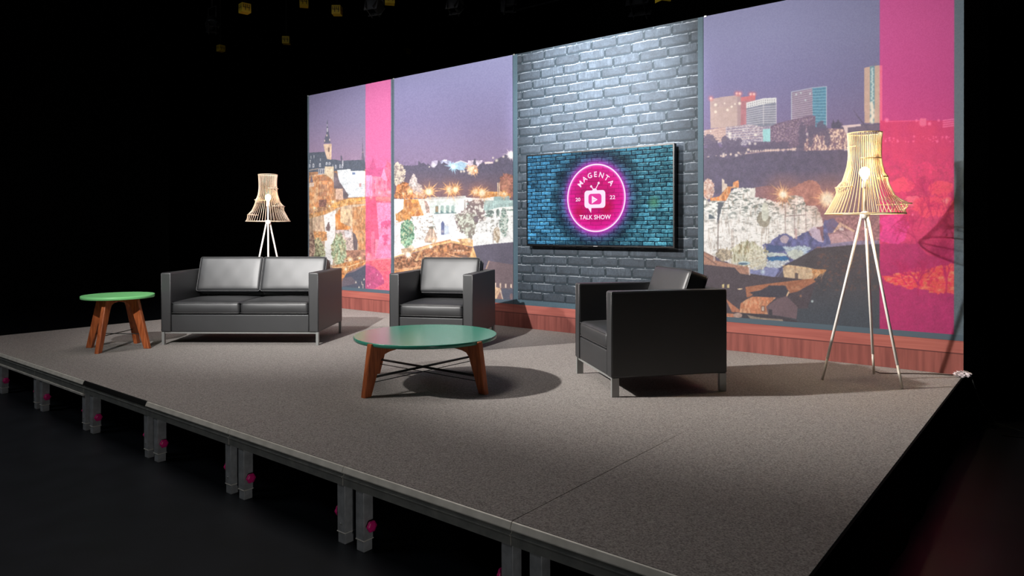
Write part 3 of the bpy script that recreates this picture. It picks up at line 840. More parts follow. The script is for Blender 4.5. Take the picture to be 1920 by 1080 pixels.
# ---- right panel ------------------------------------------------------------
def paint_right():
    cv = Canvas(-2.026, 0.0, WZ0 + 0.045, WZ1, WY - 0.001, 780, 980, 33)
    G, H, I, J = Tr(1310, 110, 5.143), Tr(1310, 300, 4.909), Tr(1350, 480, 4.267), Tr(1640, 200, 3.0)
    grad(cv, [(-60, (128, 130, 182)), (60, (120, 121, 172)), (150, (106, 102, 156)), (250, (108, 92, 142)), (300, (100, 84, 122)), (700, (50, 50, 60))])
    n1, n2, n3, n4 = cv.noise(8), cv.noise(2.5, 10), cv.noise(2.4), cv.noise(22)
    cv.C = cv.C * (1 - 0.12 * np.clip((cv.U - 1450) / 330, 0, 1))[..., None]
    # ridge and long lit buildings
    cv.poly(G, [(30, 860), (500, 850), (1000, 800), (1440, 640), (1760, 620), (2500, 640), (2500, 1100), (30, 1100)], (84, 74, 104), nz=n3, amt=0.15)
    m = cv.poly(G, [(40, 692), (460, 630), (740, 610), (742, 820), (300, 845), (150, 805), (30, 740)], (124, 112, 144))
    for k in range(6):
        y0 = 700 + k * 24
        cv.line(G([(50, y0 + 6), (300, y0 - 34), (460, y0 - 50), (620, y0 - 60)]), 2.0, (206, 182, 182), 0.75)
    k = np.clip((cv.noise(2.2, 1.6, 2) - 0.55) / 0.1, 0, 1) * m
    cv.mix(k, (222, 214, 222), 0.65)
    cv.poly(G, [(55, 690), (262, 655), (262, 790), (150, 805), (55, 745)], (230, 176, 148), 0.5)
    for x, y, r in ((300, 725, 4.5), (300, 755, 3.5), (548, 735, 4), (560, 650, 2.5), (430, 690, 2), (350, 748, 2), (480, 765, 2), (115, 700, 2), (710, 620, 2.5)):
        cv.glow(*G([(x, y)])[0], r, (255, 248, 236), 1, 0.8)
    # tower 1 and red neighbour
    cv.poly(G, [(400, 372), (548, 352), (548, 410), (462, 425), (462, 632), (400, 645)], (176, 104, 118), nz=n1, amt=0.08)
    cv.poly(G, [(400, 372), (548, 352), (548, 396), (400, 410)], (206, 96, 104), 0.8)
    t1 = cv.poly(G, [(108, 392), (230, 368), (372, 350), (405, 352), (405, 645), (115, 672)], (184, 156, 156), nz=n1, amt=0.05)
    st = (np.sin(cv.U * 2.6) > 0.2) * t1 * (cv.V > 200)
    cv.mix(st.astype(float), (212, 182, 164), 0.55)
    cv.poly(G, [(372, 350), (405, 352), (405, 645), (372, 648)], (156, 124, 134), 0.8)
    for x, y, r in ((163, 445, 3.6), (163, 512, 3.4), (278, 495, 3), (318, 463, 2.6), (250, 430, 1.8), (395, 432, 3.6), (350, 438, 2)):
        cv.glow(*G([(x, y)])[0], r, (255, 240, 222), 1, 0.5)
    for x, y in ((118, 383), (367, 336), (398, 338), (502, 343), (533, 343)):
        a, b = G([(x, y)])[0]
        cv.glow(a, b, 8, (250, 90, 90), 0.75, 1.5)
        cv.glow(a, b, 3.2, (255, 214, 200), 1, 0.7)
    # tower 2
    cv.poly(G, [(458, 425), (625, 382), (750, 376), (748, 645), (620, 655), (460, 632)], (118, 122, 146), nz=n1, amt=0.08)
    cv.poly(G, [(458, 425), (625, 382), (750, 376), (750, 425), (625, 440), (460, 478)], (232, 234, 236), 0.95)
    for x in range(472, 745, 21):
        yy = 425 - (x - 458) * 0.26 if x < 625 else 384 - (x - 625) * 0.04
        for q in (12, 34):
            cv.poly(G, [(x, yy + q), (x + 10, yy + q), (x + 10, yy + q + 13), (x, yy + q + 13)], (132, 130, 146), 0.9)
    for k in range(8):
        cv.line(G([(462, 498 + k * 20), (622, 464 + k * 22), (748, 455 + k * 23)]), 1.0, (222, 216, 220), 0.9)
    for x in (625, 748):
        cv.line(G([(x, 385), (x, 640)]), 1.0, (226, 220, 224), 0.8)
    # tower 3
    cv.poly(G, [(895, 322), (1098, 280), (1100, 560), (1000, 600), (895, 590)], (124, 106, 138), nz=n1, amt=0.06)
    cv.poly(G, [(1095, 280), (1232, 268), (1232, 672), (1120, 660), (1100, 560)], (62, 122, 158), nz=n3, amt=0.12)
    for k in range(13):
        cv.line(G([(895, 345 + k * 19.5), (1098, 300 + k * 21)]), 0.9, (216, 200, 208), 0.85)
        cv.line(G([(1098, 312 + k * 28), (1232, 302 + k * 29.5)]), 1.0, (150, 206, 222), 0.8)
    cv.line(G([(895, 590), (895, 322), (1098, 282), (1232, 269), (1232, 670)]), 1.2, (196, 214, 228), 0.9)
    for x, y in ((985, 330), (940, 345), (1030, 400), (1075, 338)):
        cv.glow(*G([(x, y)])[0], 2.2, (210, 240, 240), 1, 0.7)
    # tall tower by the band
    cv.poly(G, [(1598, 88), (1650, 78), (1650, 72), (1752, 64), (1770, 64), (1770, 620), (1598, 620)], (204, 168, 152), nz=n1, amt=0.04)
    cv.poly(G, [(1650, 76), (1697, 70), (1694, 622), (1650, 622)], (92, 142, 160))
    for k in range(38):
        a, b = G([(1673 + cv.rng.randn() * 6, 95 + k * 14)])[0]
        cv.glow(a, b, 2.4 if k < 24 else 4.0, (222, 240, 236) if k < 24 else (255, 240, 220), 0.95, 0.6)
    cv.line(G([(1690, 66), (1710, 45), (1712, 64)]), 0.8, (130, 110, 120), 0.7)
    # mid brown block, cyan block
    cv.poly(G, [(690, 655), (760, 622), (900, 588), (1090, 545), (1125, 552), (1128, 690), (1010, 860), (690, 850)], (104, 82, 112), nz=n3, amt=0.18)
    k = np.clip((cv.noise(2.0, 1.6, 2) - 0.66) / 0.08, 0, 1) * cv.inpoly(G([(690, 655), (900, 600), (1100, 560), (1100, 800), (690, 840)]))
    cv.mix(k, (180, 150, 165), 0.6)
    cv.poly(G, [(618, 682), (692, 674), (692, 804), (622, 804)], (150, 214, 220), nz=n3, amt=0.05)
    # terrace building at the right
    cv.poly(G, [(1380, 645), (1562, 630), (1566, 648), (1436, 668), (1440, 900), (1405, 900), (1400, 668)], (226, 202, 204))
    cv.poly(G, [(1438, 664), (1760, 632), (1760, 720), (1438, 740)], (92, 80, 108))
    # lights at street level
    m = cv.poly(G, [(1000, 810), (1080, 740), (1250, 672), (1400, 680), (1440, 760), (1440, 872), (1000, 895)], (150, 112, 120), 0.85)
    k = np.clip((cv.noise(2.4, 3.5, 3) - 0.5) / 0.12, 0, 1) * m
    cv.mix(k, (255, 220, 196), 0.9)
    k = np.clip((cv.noise(2.6, 5, 3) - 0.60) / 0.08, 0, 1) * m
    cv.mix(k, (110, 84, 110), 0.9)
    for x in range(70, 1000, 24):
        y = 960 - 130 * (min(x, 470) - 70) / 400 * 0.45 - (30 if x > 470 else 0) + cv.rng.randn() * 5
        if cv.rng.rand() < 0.8:
            cv.glow(*G([(x, y if x < 480 else 892 - (x - 480) * 0.04)])[0], 1.6 + 2.2 * cv.rng.rand(), (255, 226, 206), 1, 0.6)
    cv.line(G([(470, 915), (640, 892), (960, 868)]), 1.4, (236, 190, 180), 0.7)
    # dark trees in front
    for cx, cy, rx, ry in ((100, 790, 90, 60), (260, 800, 40, 60), (330, 850, 60, 70), (390, 800, 30, 40), (560, 840, 90, 40), (700, 830, 100, 40), (820, 830, 60, 40),
                           (1000, 740, 40, 120), (1090, 690, 45, 60), (1180, 680, 60, 70), (1240, 760, 30, 90), (980, 870, 40, 40), (1080, 780, 24, 80), (1330, 640, 55, 30), (150, 870, 60, 60), (420, 880, 40, 40)):
        e = cv.ell(G, cx, cy, rx, ry, 0.6, 3)
        cv.mix(e, (78, 68, 98), 0.85)
    cv.poly(G, [(1282, 660), (1298, 575), (1312, 630), (1345, 582), (1372, 640), (1372, 672), (1282, 672)], (66, 60, 88), rag=(1, 2))
    for x, y, r in ((1045, 728, 3), (240, 920, 3.2), (365, 935, 4), (545, 820, 3.5), (490, 820, 3)):
        cv.glow(*G([(x, y)])[0], r, (250, 236, 226), 0.9, 0.8)
    # hillside
    cv.poly(G, [(30, 980), (130, 930), (300, 960), (480, 925), (980, 890), (1440, 885), (2500, 870), (2500, 1300), (30, 1300)], (76, 68, 98), nz=n1, amt=0.10, rag=(1.5, 3))
    hz = np.clip((cv.V - 318) / 50, 0, 1) * np.clip((cv.U - 1400) / 80, 0, 1) * (cv.V < 480)
    cv.mix(hz, (138, 92, 98), 0.75)
    cv.poly(H, [(830, 262), (940, 215), (1020, 182), (1085, 195), (1115, 240), (1170, 420), (820, 420)], (160, 102, 96), nz=n1, amt=0.15, rag=(2, 4))
    cv.poly(H, [(510, 255), (640, 235), (740, 260), (830, 300), (830, 400), (510, 400)], (142, 92, 96), 0.8, nz=n3, amt=0.15)
    # rock: base
    rock = [(40, 345), (100, 385), (150, 375), (250, 378), (290, 300), (340, 255), (520, 258), (520, 345), (600, 355), (700, 385), (820, 390), (820, 335), (900, 322),
            (960, 345), (990, 420), (1085, 425), (1140, 540), (1150, 600), (1020, 650), (1000, 700), (900, 740), (800, 700), (700, 740), (640, 790), (600, 900), (590, 970),
            (480, 1010), (330, 965), (150, 890), (40, 850)]
    m = cv.poly(H, rock, (250, 248, 246), nz=n1, amt=0.08, rag=(1.6, 3))
    warm = np.clip((cv.U - 1440) / 90, 0, 1) * m
    cv.mix(warm, (222, 204, 200), 0.6)
    fl = cv.noise(7, 2.2, 4)
    k = np.clip((0.26 - fl) / 0.05, 0, 1) * m
    cv.mix(k, (96, 100, 96), 0.5)
    top = m * np.clip((420 - cv.V) / 30, 0, 1)
    k = np.clip((0.42 - cv.noise(6, 2.4, 4)) / 0.06, 0, 1) * top
    cv.mix(k, (86, 100, 96), 0.8)
    k = np.clip((0.22 - cv.noise(2.2, 16, 3)) / 0.05, 0, 1) * m
    cv.mix(k, (150, 132, 118), 0.5)
    cv.poly(H, [(470, 270), (520, 255), (520, 345), (470, 345)], (232, 228, 222))
    cv.poly(H, [(175, 385), (235, 390), (205, 460), (185, 580), (172, 580)], (74, 80, 92), rag=(1.2, 3))
    cv.line(H([(180, 560), (178, 700), (178, 860)]), 1.8, (110, 96, 92), 0.9)
    cv.poly(H, [(92, 500), (110, 500), (160, 540), (92, 542)], (78, 92, 104))
    cv.line(H([(305, 640), (305, 850)]), 1.2, (150, 120, 104), 0.7)
    for y in (505,):
        cv.line(H([(800, y + 12), (985, y)]), 1.4, (110, 90, 88), 0.9)
    for x in (795, 880, 985):
        cv.line(H([(x, 420), (x + 4, 690)]), 1.4, (128, 100, 100), 0.7)
    e = cv.ell(H, 600, 545, 60, 75, 0.3, 4)
    cv.mix(e, (120, 112, 92), 0.75)
    e = cv.ell(H, 612, 480, 34, 85, 0.2, 4)
    cv.mix(e, (214, 218, 204), 0.95)
    # ruins
    cv.poly(H, [(105, 350), (190, 335), (232, 285), (262, 245), (300, 255), (290, 300), (250, 376), (110, 376)], (218, 124, 64), nz=n2, amt=0.2)
    cv.poly(H, [(215, 170), (236, 185), (238, 215), (262, 222), (262, 250), (215, 300)], (226, 206, 190))
    cv.poly(H, [(262, 242), (312, 246), (318, 205), (368, 185), (370, 252), (262, 262)], (222, 138, 84), nz=n3, amt=0.1)
    e = cv.ell(H, 85, 265, 62, 95, 0.25, 4)
    cv.two(e, (176, 128, 116), (226, 200, 188), n3, 0.45, 0.3)
    cv.glow(*H([(60, 300)])[0], 12, (225, 120, 80), 0.6)
    # blue ravine
    cv.poly(H, [(590, 780), (650, 765), (740, 690), (800, 672), (880, 720), (1010, 650), (1030, 700), (1150, 760), (1150, 560), (1240, 535), (1292, 590), (1245, 665), (1190, 680),
                (1225, 770), (1260, 800), (1100, 800), (1000, 860), (900, 920), (800, 970), (700, 1080), (460, 1070), (480, 1000), (590, 960), (600, 850)], (84, 86, 140), nz=n1, amt=0.25, rag=(1.5, 4))
    e = cv.ell(H, 790, 730, 40, 38, 0.3, 3)
    cv.mix(e, (200, 176, 186), 0.8)
    cv.line(H([(895, 640), (898, 720)]), 4, (190, 150, 150), 0.8)
    cv.poly(H, [(760, 800), (1000, 790), (1040, 810), (960, 890), (830, 880)], (176, 196, 210), 0.9, nz=n3, amt=0.25, rag=(2, 3))
    e = cv.ell(H, 890, 870, 70, 45, 0.5, 3)
    cv.mix(e, (206, 216, 206), 0.9)
    cv.poly(H, [(640, 780), (760, 790), (800, 830), (700, 850), (600, 850)], (50, 70, 118), 0.85, rag=(1, 3))
    cv.poly(H, [(600, 850), (780, 855), (820, 880), (640, 890)], (206, 220, 214), 0.9, rag=(1, 3))
    cv.poly(H, [(628, 895), (800, 885), (832, 905), (830, 930), (650, 938)], (36, 92, 152))
    cv.poly(H, [(590, 930), (840, 925), (760, 985), (700, 1000), (600, 985)], (196, 206, 214), 0.9, nz=n3, amt=0.25, rag=(2, 3))
    cv.poly(H, [(480, 990), (700, 990), (740, 1010), (700, 1080), (400, 1080)], (128, 136, 190), 0.85)
    cv.glow(*H([(590, 1030)])[0], 6, (210, 235, 255), 0.95, 0.9)
    cv.glow(*H([(1010, 850)])[0], 12, (110, 140, 200), 0.6)
    cv.poly(H, [(1015, 640), (1060, 615), (1110, 640), (1145, 755), (1110, 750), (1040, 700)], (204, 186, 214), 0.85, rag=(1.5, 4))
    # bushes
    e = cv.ell(H, 460, 870, 160, 120, 0.5, 5)
    cv.two(e, (132, 128, 92), (214, 214, 190), cv.noise(2.2, 8), 0.40, 0.3, 0.95)
    e = cv.ell(H, 240, 870, 80, 60, 0.5, 4)
    cv.two(e, (122, 110, 92), (192, 176, 150), n3, 0.5, 0.3, 0.9)
    e = cv.ell(H, 540, 920, 90, 90, 0.5, 4)
    cv.two(e, (176, 170, 146), (224, 222, 206), n3, 0.4, 0.3, 0.9)
    e = cv.ell(H, 420, 950, 60, 18, 0.1, 4)
    cv.mix(e, (196, 226, 236), 0.9)
    e = cv.ell(H, 410, 955, 44, 10, 0.1, 4)
    cv.mix(e, (60, 90, 120), 0.9)
    # village at the right of the ravine
    cv.poly(H, [(1260, 540), (1340, 500), (1480, 520), (2400, 500), (2400, 800), (1210, 790)], (146, 98, 106), nz=n3, amt=0.3, rag=(2, 4))
    cv.poly(H, [(1188, 672), (1245, 668), (1300, 620), (1430, 660), (1420, 760), (1222, 776)], (184, 142, 152), nz=n3, amt=0.12)
    cv.poly(H, [(1170, 590), (1240, 537), (1292, 588), (1242, 665), (1190, 670)], (92, 82, 126))
    cv.poly(H, [(1300, 572), (1440, 650), (1430, 665), (1320, 610), (1245, 668), (1238, 662)], (232, 188, 160))
    cv.poly(H, [(1256, 662), (1320, 612), (1400, 652), (1300, 660)], (140, 96, 110))
    cv.poly(H, [(1292, 622), (1338, 622), (1338, 650), (1292, 650)], (222, 200, 206))
    cv.poly(H, [(1222, 770), (1420, 745), (1660, 740), (1660, 775), (1100, 815)], (118, 116, 160), 0.8)
    for q in range(6):
        cv.tree(1600 + q * 9, 455, 16 + 6 * cv.rng.rand(), PI / 2 + cv.rng.randn() * 0.4, 1.3, (112, 76, 92), 5, 0.7)
    # big foreground roof and darkness
    cv.poly(H, [(40, 962), (330, 990), (470, 1045), (720, 1082), (790, 1100), (790, 1500), (40, 1500)], (58, 50, 60), nz=n4, amt=0.08)
    cv.poly(H, [(775, 972), (830, 950), (1080, 812), (1380, 785), (1660, 772), (2400, 772), (2400, 1700), (780, 1700)], (58, 52, 60), nz=n4, amt=0.10)
    dk = np.clip((cv.V - 500) / 90, 0, 1) * np.clip((cv.U - 1440) / 60, 0, 1)
    cv.mix(dk, (44, 56, 70), 0.75)
    k = np.clip((cv.noise(4) - 0.62) / 0.2, 0, 1) * (cv.V > 475) * (cv.V < 545) * (cv.U > 1530) * (cv.U < 1650)
    cv.mix(k, (108, 66, 56), 0.5)
    # left brown roofs
    cv.poly(H, [(40, 838), (150, 890), (160, 925), (250, 945), (340, 965), (460, 985), (475, 1055), (385, 1050), (330, 990), (40, 965)], (166, 116, 98), nz=n3, amt=0.12)
    cv.line(H([(45, 845), (140, 895)]), 1.2, (92, 70, 72), 0.9)
    cv.line(H([(50, 880), (160, 960)]), 1.6, (96, 70, 66), 0.9)
    cv.line(H([(142, 880), (142, 925)]), 2.0, (232, 216, 206), 0.9)
    cv.line(H([(465, 990), (468, 1055)]), 2.6, (222, 206, 200), 0.9)
    cv.poly(I, [(-200, 60), (0, 82), (118, 95), (165, 150), (740, 188), (765, 215), (700, 420), (-200, 420)], (60, 50, 60), nz=n1, amt=0.08)
    # cream house
    cv.poly(I, [(500, 95), (545, 70), (700, 90), (745, 105), (740, 195), (512, 170)], (212, 182, 148), nz=n3, amt=0.06)
    cv.line(I([(500, 78), (620, 92), (745, 104)]), 1.6, (236, 196, 140), 0.9)
    cv.poly(I, [(735, 103), (852, 108), (845, 122), (800, 150), (745, 190)], (206, 130, 72), nz=n3, amt=0.3)
    for q in range(10):
        cv.line(I([(700 + q * 14, 150 + (q % 3) * 14), (760 + q * 9, 108 + (q % 4) * 9)]), 0.9, (236, 170, 110), 0.8)
    cv.glow(*I([(727, 160)])[0], 7, (255, 232, 190), 0.95, 0.9)
    cv.poly(I, [(598, 140), (610, 132), (624, 140), (624, 182), (598, 182)], (84, 70, 70))
    cv.line(I([(460, 165), (505, 105)]), 1.6, (110, 120, 170), 0.8)
    # orange roofs
    cv.poly(I, [(203, 248), (380, 222), (560, 200), (740, 180), (768, 205), (700, 240), (620, 285), (545, 300), (528, 240), (400, 235), (330, 270), (232, 330), (214, 330)], (160, 92, 64), nz=n3, amt=0.10)
    cv.poly(I, [(236, 290), (380, 265), (388, 236), (512, 236), (560, 290), (500, 330), (280, 322)], (46, 44, 58))
    cv.poly(I, [(525, 330), (545, 280), (555, 290), (535, 330)], (232, 190, 150))
    cv.poly(I, [(155, 452), (165, 378), (215, 345), (262, 325), (448, 332), (372, 402), (382, 468)], (212, 124, 84), nz=n4, amt=0.05)
    cv.poly(I, [(368, 405), (455, 345), (530, 320), (622, 408), (612, 505), (480, 480), (382, 466)], (98, 76, 86), nz=n4, amt=0.05)
    cv.poly(I, [(388, 425), (418, 430), (418, 475), (388, 470)], (44, 40, 50))
    cv.poly(I, [(326, 398), (360, 398), (360, 445), (326, 445)], (120, 72, 56))
    cv.poly(I, [(335, 405), (352, 405), (352, 438), (335, 438)], (214, 190, 175))
    cv.poly(I, [(40, 335), (95, 385), (155, 430), (155, 450), (95, 448)], (176, 100, 72))
    cv.poly(I, [(150, 455), (480, 482), (620, 520), (620, 540), (200, 520)], (44, 40, 50))
    cv.poly(I, [(215, 470), (300, 490), (500, 508), (508, 524), (330, 515), (240, 500)], (136, 118, 104))
    cv.poly(I, [(50, 458), (110, 462), (115, 495), (50, 495)], (196, 116, 84))
    e = cv.ell(I, 142, 475, 36, 20)
    cv.mix(e, (176, 142, 130))
    for x, w in ((25, 9), (66, 9)):
        cv.poly(I, [(x - w, 255), (x - w, 228), (x + w, 224), (x + w, 255)], (200, 190, 120))
    cv.poly(I, [(140, 262), (178, 258), (180, 268), (142, 270)], (250, 220, 180))
    cv.glow(*I([(738, 363)])[0], 3.0, (225, 250, 250), 1, 0.7)
    cv.glow(*I([(645, 320)])[0], 3.0, (190, 120, 80), 0.8, 0.7)
    for x, y, r, n in ((778, 318, 27, 20), (1182, 360, 31, 22)):
        (a, b), = H([(x, y)])
        cv.glow(a, b, r * 1.7, (200, 116, 88), 0.45, 1.2)
        cv.star(a, b, r, (255, 184, 120), (255, 246, 224), n, ph=0.31 if x < 900 else 0.12, cr=0.17 if x < 900 else 0.26)
    # content below the magenta band
    m = cv.inpoly(J([(30, -400), (460, -400), (460, 1300), (30, 1300)]))
    cv.mix(m * (cv.V > 226), (112, 70, 92), 0.85)
    cv.mix(m * (cv.V > 226) * cv.noise(14), (140, 84, 86), 0.6)
    for x, y, r in ((68, 76, 5), (235, 78, 3), (270, 92, 8), (308, 96, 4), (360, 78, 3)):
        cv.glow(*J([(x, y)])[0], r, (255, 226, 220), 1, 0.7)
    cv.line(J([(60, 84), (200, 80), (260, 78)]), 1.2, (232, 190, 190), 0.7)
    cv.poly(J, [(255, 66), (290, 66), (290, 106), (255, 106)], (232, 180, 170))
    for y in (72, 84, 96, 108):
        cv.line(J([(385, y + 6), (460, y - 4)]), 1.8, (255, 226, 226), 0.85)
    cv.dots(40, (1655, 255, 1790, 266), (250, 200, 205), (0.8, 2.2), 0.7)
    for cx, cy, rx, ry, c in ((155, 445, 65, 40, (200, 120, 100)), (215, 530, 42, 30, (250, 196, 150)), (150, 600, 50, 50, (220, 130, 90)), (370, 460, 70, 40, (226, 130, 80)),
                              (330, 560, 110, 60, (216, 120, 80)), (420, 560, 30, 50, (230, 140, 90))):
        e = cv.ell(J, cx, cy, rx, ry, 0.5, 9)
        cv.mix(e, c, 0.7)
    cv.poly(J, [(36, 620), (150, 590), (190, 650), (175, 765), (36, 772)], (150, 90, 170), 0.8, rag=(4, 8))
    cv.glow(*J([(400, 530)])[0], 14, (255, 170, 90), 0.8)
    cv.star(*J([(400, 530)])[0], 16, (255, 140, 70), (255, 235, 150), 14, cr=0.22)
    cv.glow(*J([(212, 607)])[0], 3, (255, 230, 225), 1, 0.7)
    cv.poly(J, [(30, 770), (240, 772), (300, 840), (460, 850), (460, 905), (240, 905), (120, 950), (30, 950)], (66, 50, 84), 0.85, rag=(2, 8))
    cv.mix(m * (cv.V > 512), (58, 50, 84), 0.8)
    of = cv.poly(J, [(30, 955), (140, 935), (205, 925), (260, 925), (330, 905), (450, 880), (462, 900), (462, 1055), (330, 1050), (250, 1020), (180, 1025), (60, 975)], (236, 130, 40), rag=(3, 5))
    k = of * np.clip((cv.noise(12, 3) - 0.5) / 0.15, 0, 1)
    cv.mix(k, (255, 214, 60), 0.85)
    k = of * np.clip((0.38 - cv.noise(6, 4)) / 0.1, 0, 1)
    cv.mix(k, (130, 50, 50), 0.8)
    for (x, y, h, a, w) in ((245, 1060, 20, PI / 2, 3.4), (255, 1010, 16, 2.2, 2.2), (235, 1000, 14, 1.0, 2.0), (400, 1060, 30, 1.5, 3.4), (398, 980, 26, 1.7, 3), (330, 640, 26, 1.9, 2.4),
                            (250, 800, 22, 1.9, 2.4), (240, 700, 20, 1.2, 2), (350, 700, 20, 1.4, 2), (120, 760, 18, 1.2, 1.6), (80, 700, 14, 0.9, 1.2), (300, 560, 18, 1.7, 1.8),
                            (430, 640, 20, 1.9, 1.8), (300, 960, 18, 0.9, 2), (180, 1000, 14, 2.2, 2), (330, 900, 16, 1.2, 2)):
        (a_, b_), = J([(x, y)])
        cv.tree(a_, b_, h, a, w, (74, 34, 62), 6, 0.75, 0.55)
    for pl in ([(60, 300), (140, 350), (200, 440)], [(100, 330), (260, 400), (300, 520)], [(240, 250), (330, 330), (400, 400)], [(370, -10), (450, 35)], [(250, 340), (290, 480), (270, 600)]):
        cv.line(J(pl), 1.0, (76, 52, 92), 0.5)
    cv.line(G([(1495, 500), (1560, 590), (1650, 690)]), 1.2, (74, 66, 96), 0.7)
    cv.line(G([(1520, 540), (1600, 640), (1640, 700)]), 2.4, (74, 66, 96), 0.7)
    # band by wall position, so that it is straight on the wall
    mb = ((cv.X >= -0.563) & (cv.X <= -0.062)).astype(float)
    C = cv.C
    o = np.stack([np.clip(137 + 0.68 * C[..., 0], 0, 262), -9 + 0.58 * C[..., 1], 44 + 0.62 * C[..., 2]], -1)
    cv.mix(mb, np.clip(o, 0, 255))
    cv.mix((cv.X > -0.062).astype(float), (76, 96, 110))
    grain(cv, lift=44.0, soft=2)
    return cv


# ---- printed brick panel ----------------------------------------------------
def paint_brick():
    cv = Canvas(-4.269, -2.030, WZ0, WZ1, WY - 0.001, 620, 780, 44)
    x, z = cv.X + 4.27, cv.Z
    h = 0.1008
    rng = cv.rng
    wob = (cv.noise(16) - 0.5) * 0.010
    zz = (z + wob) / h
    row = np.floor(zz).astype(int)
    fz = zz - row
    offs = np.array([(0.5 if i % 2 else 0.0) + rng.rand() * 0.22 for i in range(64)])
    Lr = np.array([0.290 + rng.rand() * 0.018 for i in range(64)])
    row_c = np.clip(row, 0, 63)
    bx = (x + (cv.noise(9) - 0.5) * 0.008) / Lr[row_c] + offs[row_c]
    bi = np.floor(bx).astype(int)
    fx = bx - bi
    tone = np.random.RandomState(5).rand(64, 32)[row_c, np.clip(bi, 0, 31)]
    n3, n1, ns = cv.noise(2.2), cv.noise(9), cv.noise(2.0, 14)
    inside = (fz > 0.15) & (fz < 0.96) & (fx > 0.050) & (fx < 0.965)
    base = np.array([56, 68, 78.0])
    cv.C = np.ones(cv.C.shape) * base
    b = 0.92 + 0.15 * tone + 0.16 * (n1 - 0.5) + 0.12 * (n3 - 0.5)
    bc = np.array([74, 84, 95.0]) * b[..., None]
    scr = np.clip((ns - 0.62) / 0.2, 0, 1) * (tone > 0.6)
    bc = bc + scr[..., None] * np.array([13, 13, 13.0])
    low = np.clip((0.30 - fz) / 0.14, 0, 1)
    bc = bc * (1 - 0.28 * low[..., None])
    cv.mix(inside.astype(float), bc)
    gap = (fz <= 0.15)
    cv.mix(gap.astype(float), np.array([46, 60, 70.0]), 0.9)
    vg = (~gap) & ((fx <= 0.050) | (fx >= 0.965))
    cv.mix(vg.astype(float), np.array([40, 53, 62.0]), 0.95)
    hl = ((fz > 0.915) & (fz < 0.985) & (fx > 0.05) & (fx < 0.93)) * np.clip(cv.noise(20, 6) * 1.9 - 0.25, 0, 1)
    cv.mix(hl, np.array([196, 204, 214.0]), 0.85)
    # drips of mortar at the joints
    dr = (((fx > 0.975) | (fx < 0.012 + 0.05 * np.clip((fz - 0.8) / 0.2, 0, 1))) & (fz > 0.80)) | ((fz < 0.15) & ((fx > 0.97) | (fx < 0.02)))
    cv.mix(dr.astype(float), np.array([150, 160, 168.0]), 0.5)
    # slate frame printed round the bricks
    e = (cv.X < -4.269 + 0.062) | (cv.X > -2.030 - 0.052) | (cv.Z < WZ0 + 0.055)
    cv.mix(e.astype(float), np.array([88, 112, 126.0]))
    grain(cv, 1.6, 3)
    return cv


# ---- the screen -------------------------------------------------------------
TX0, TX1, TZ0, TZ1, TY = -4.002, -2.292, 0.930, 1.882, 4.024
TCX, TCZ, TR_ = -3.140, 1.408, 0.343


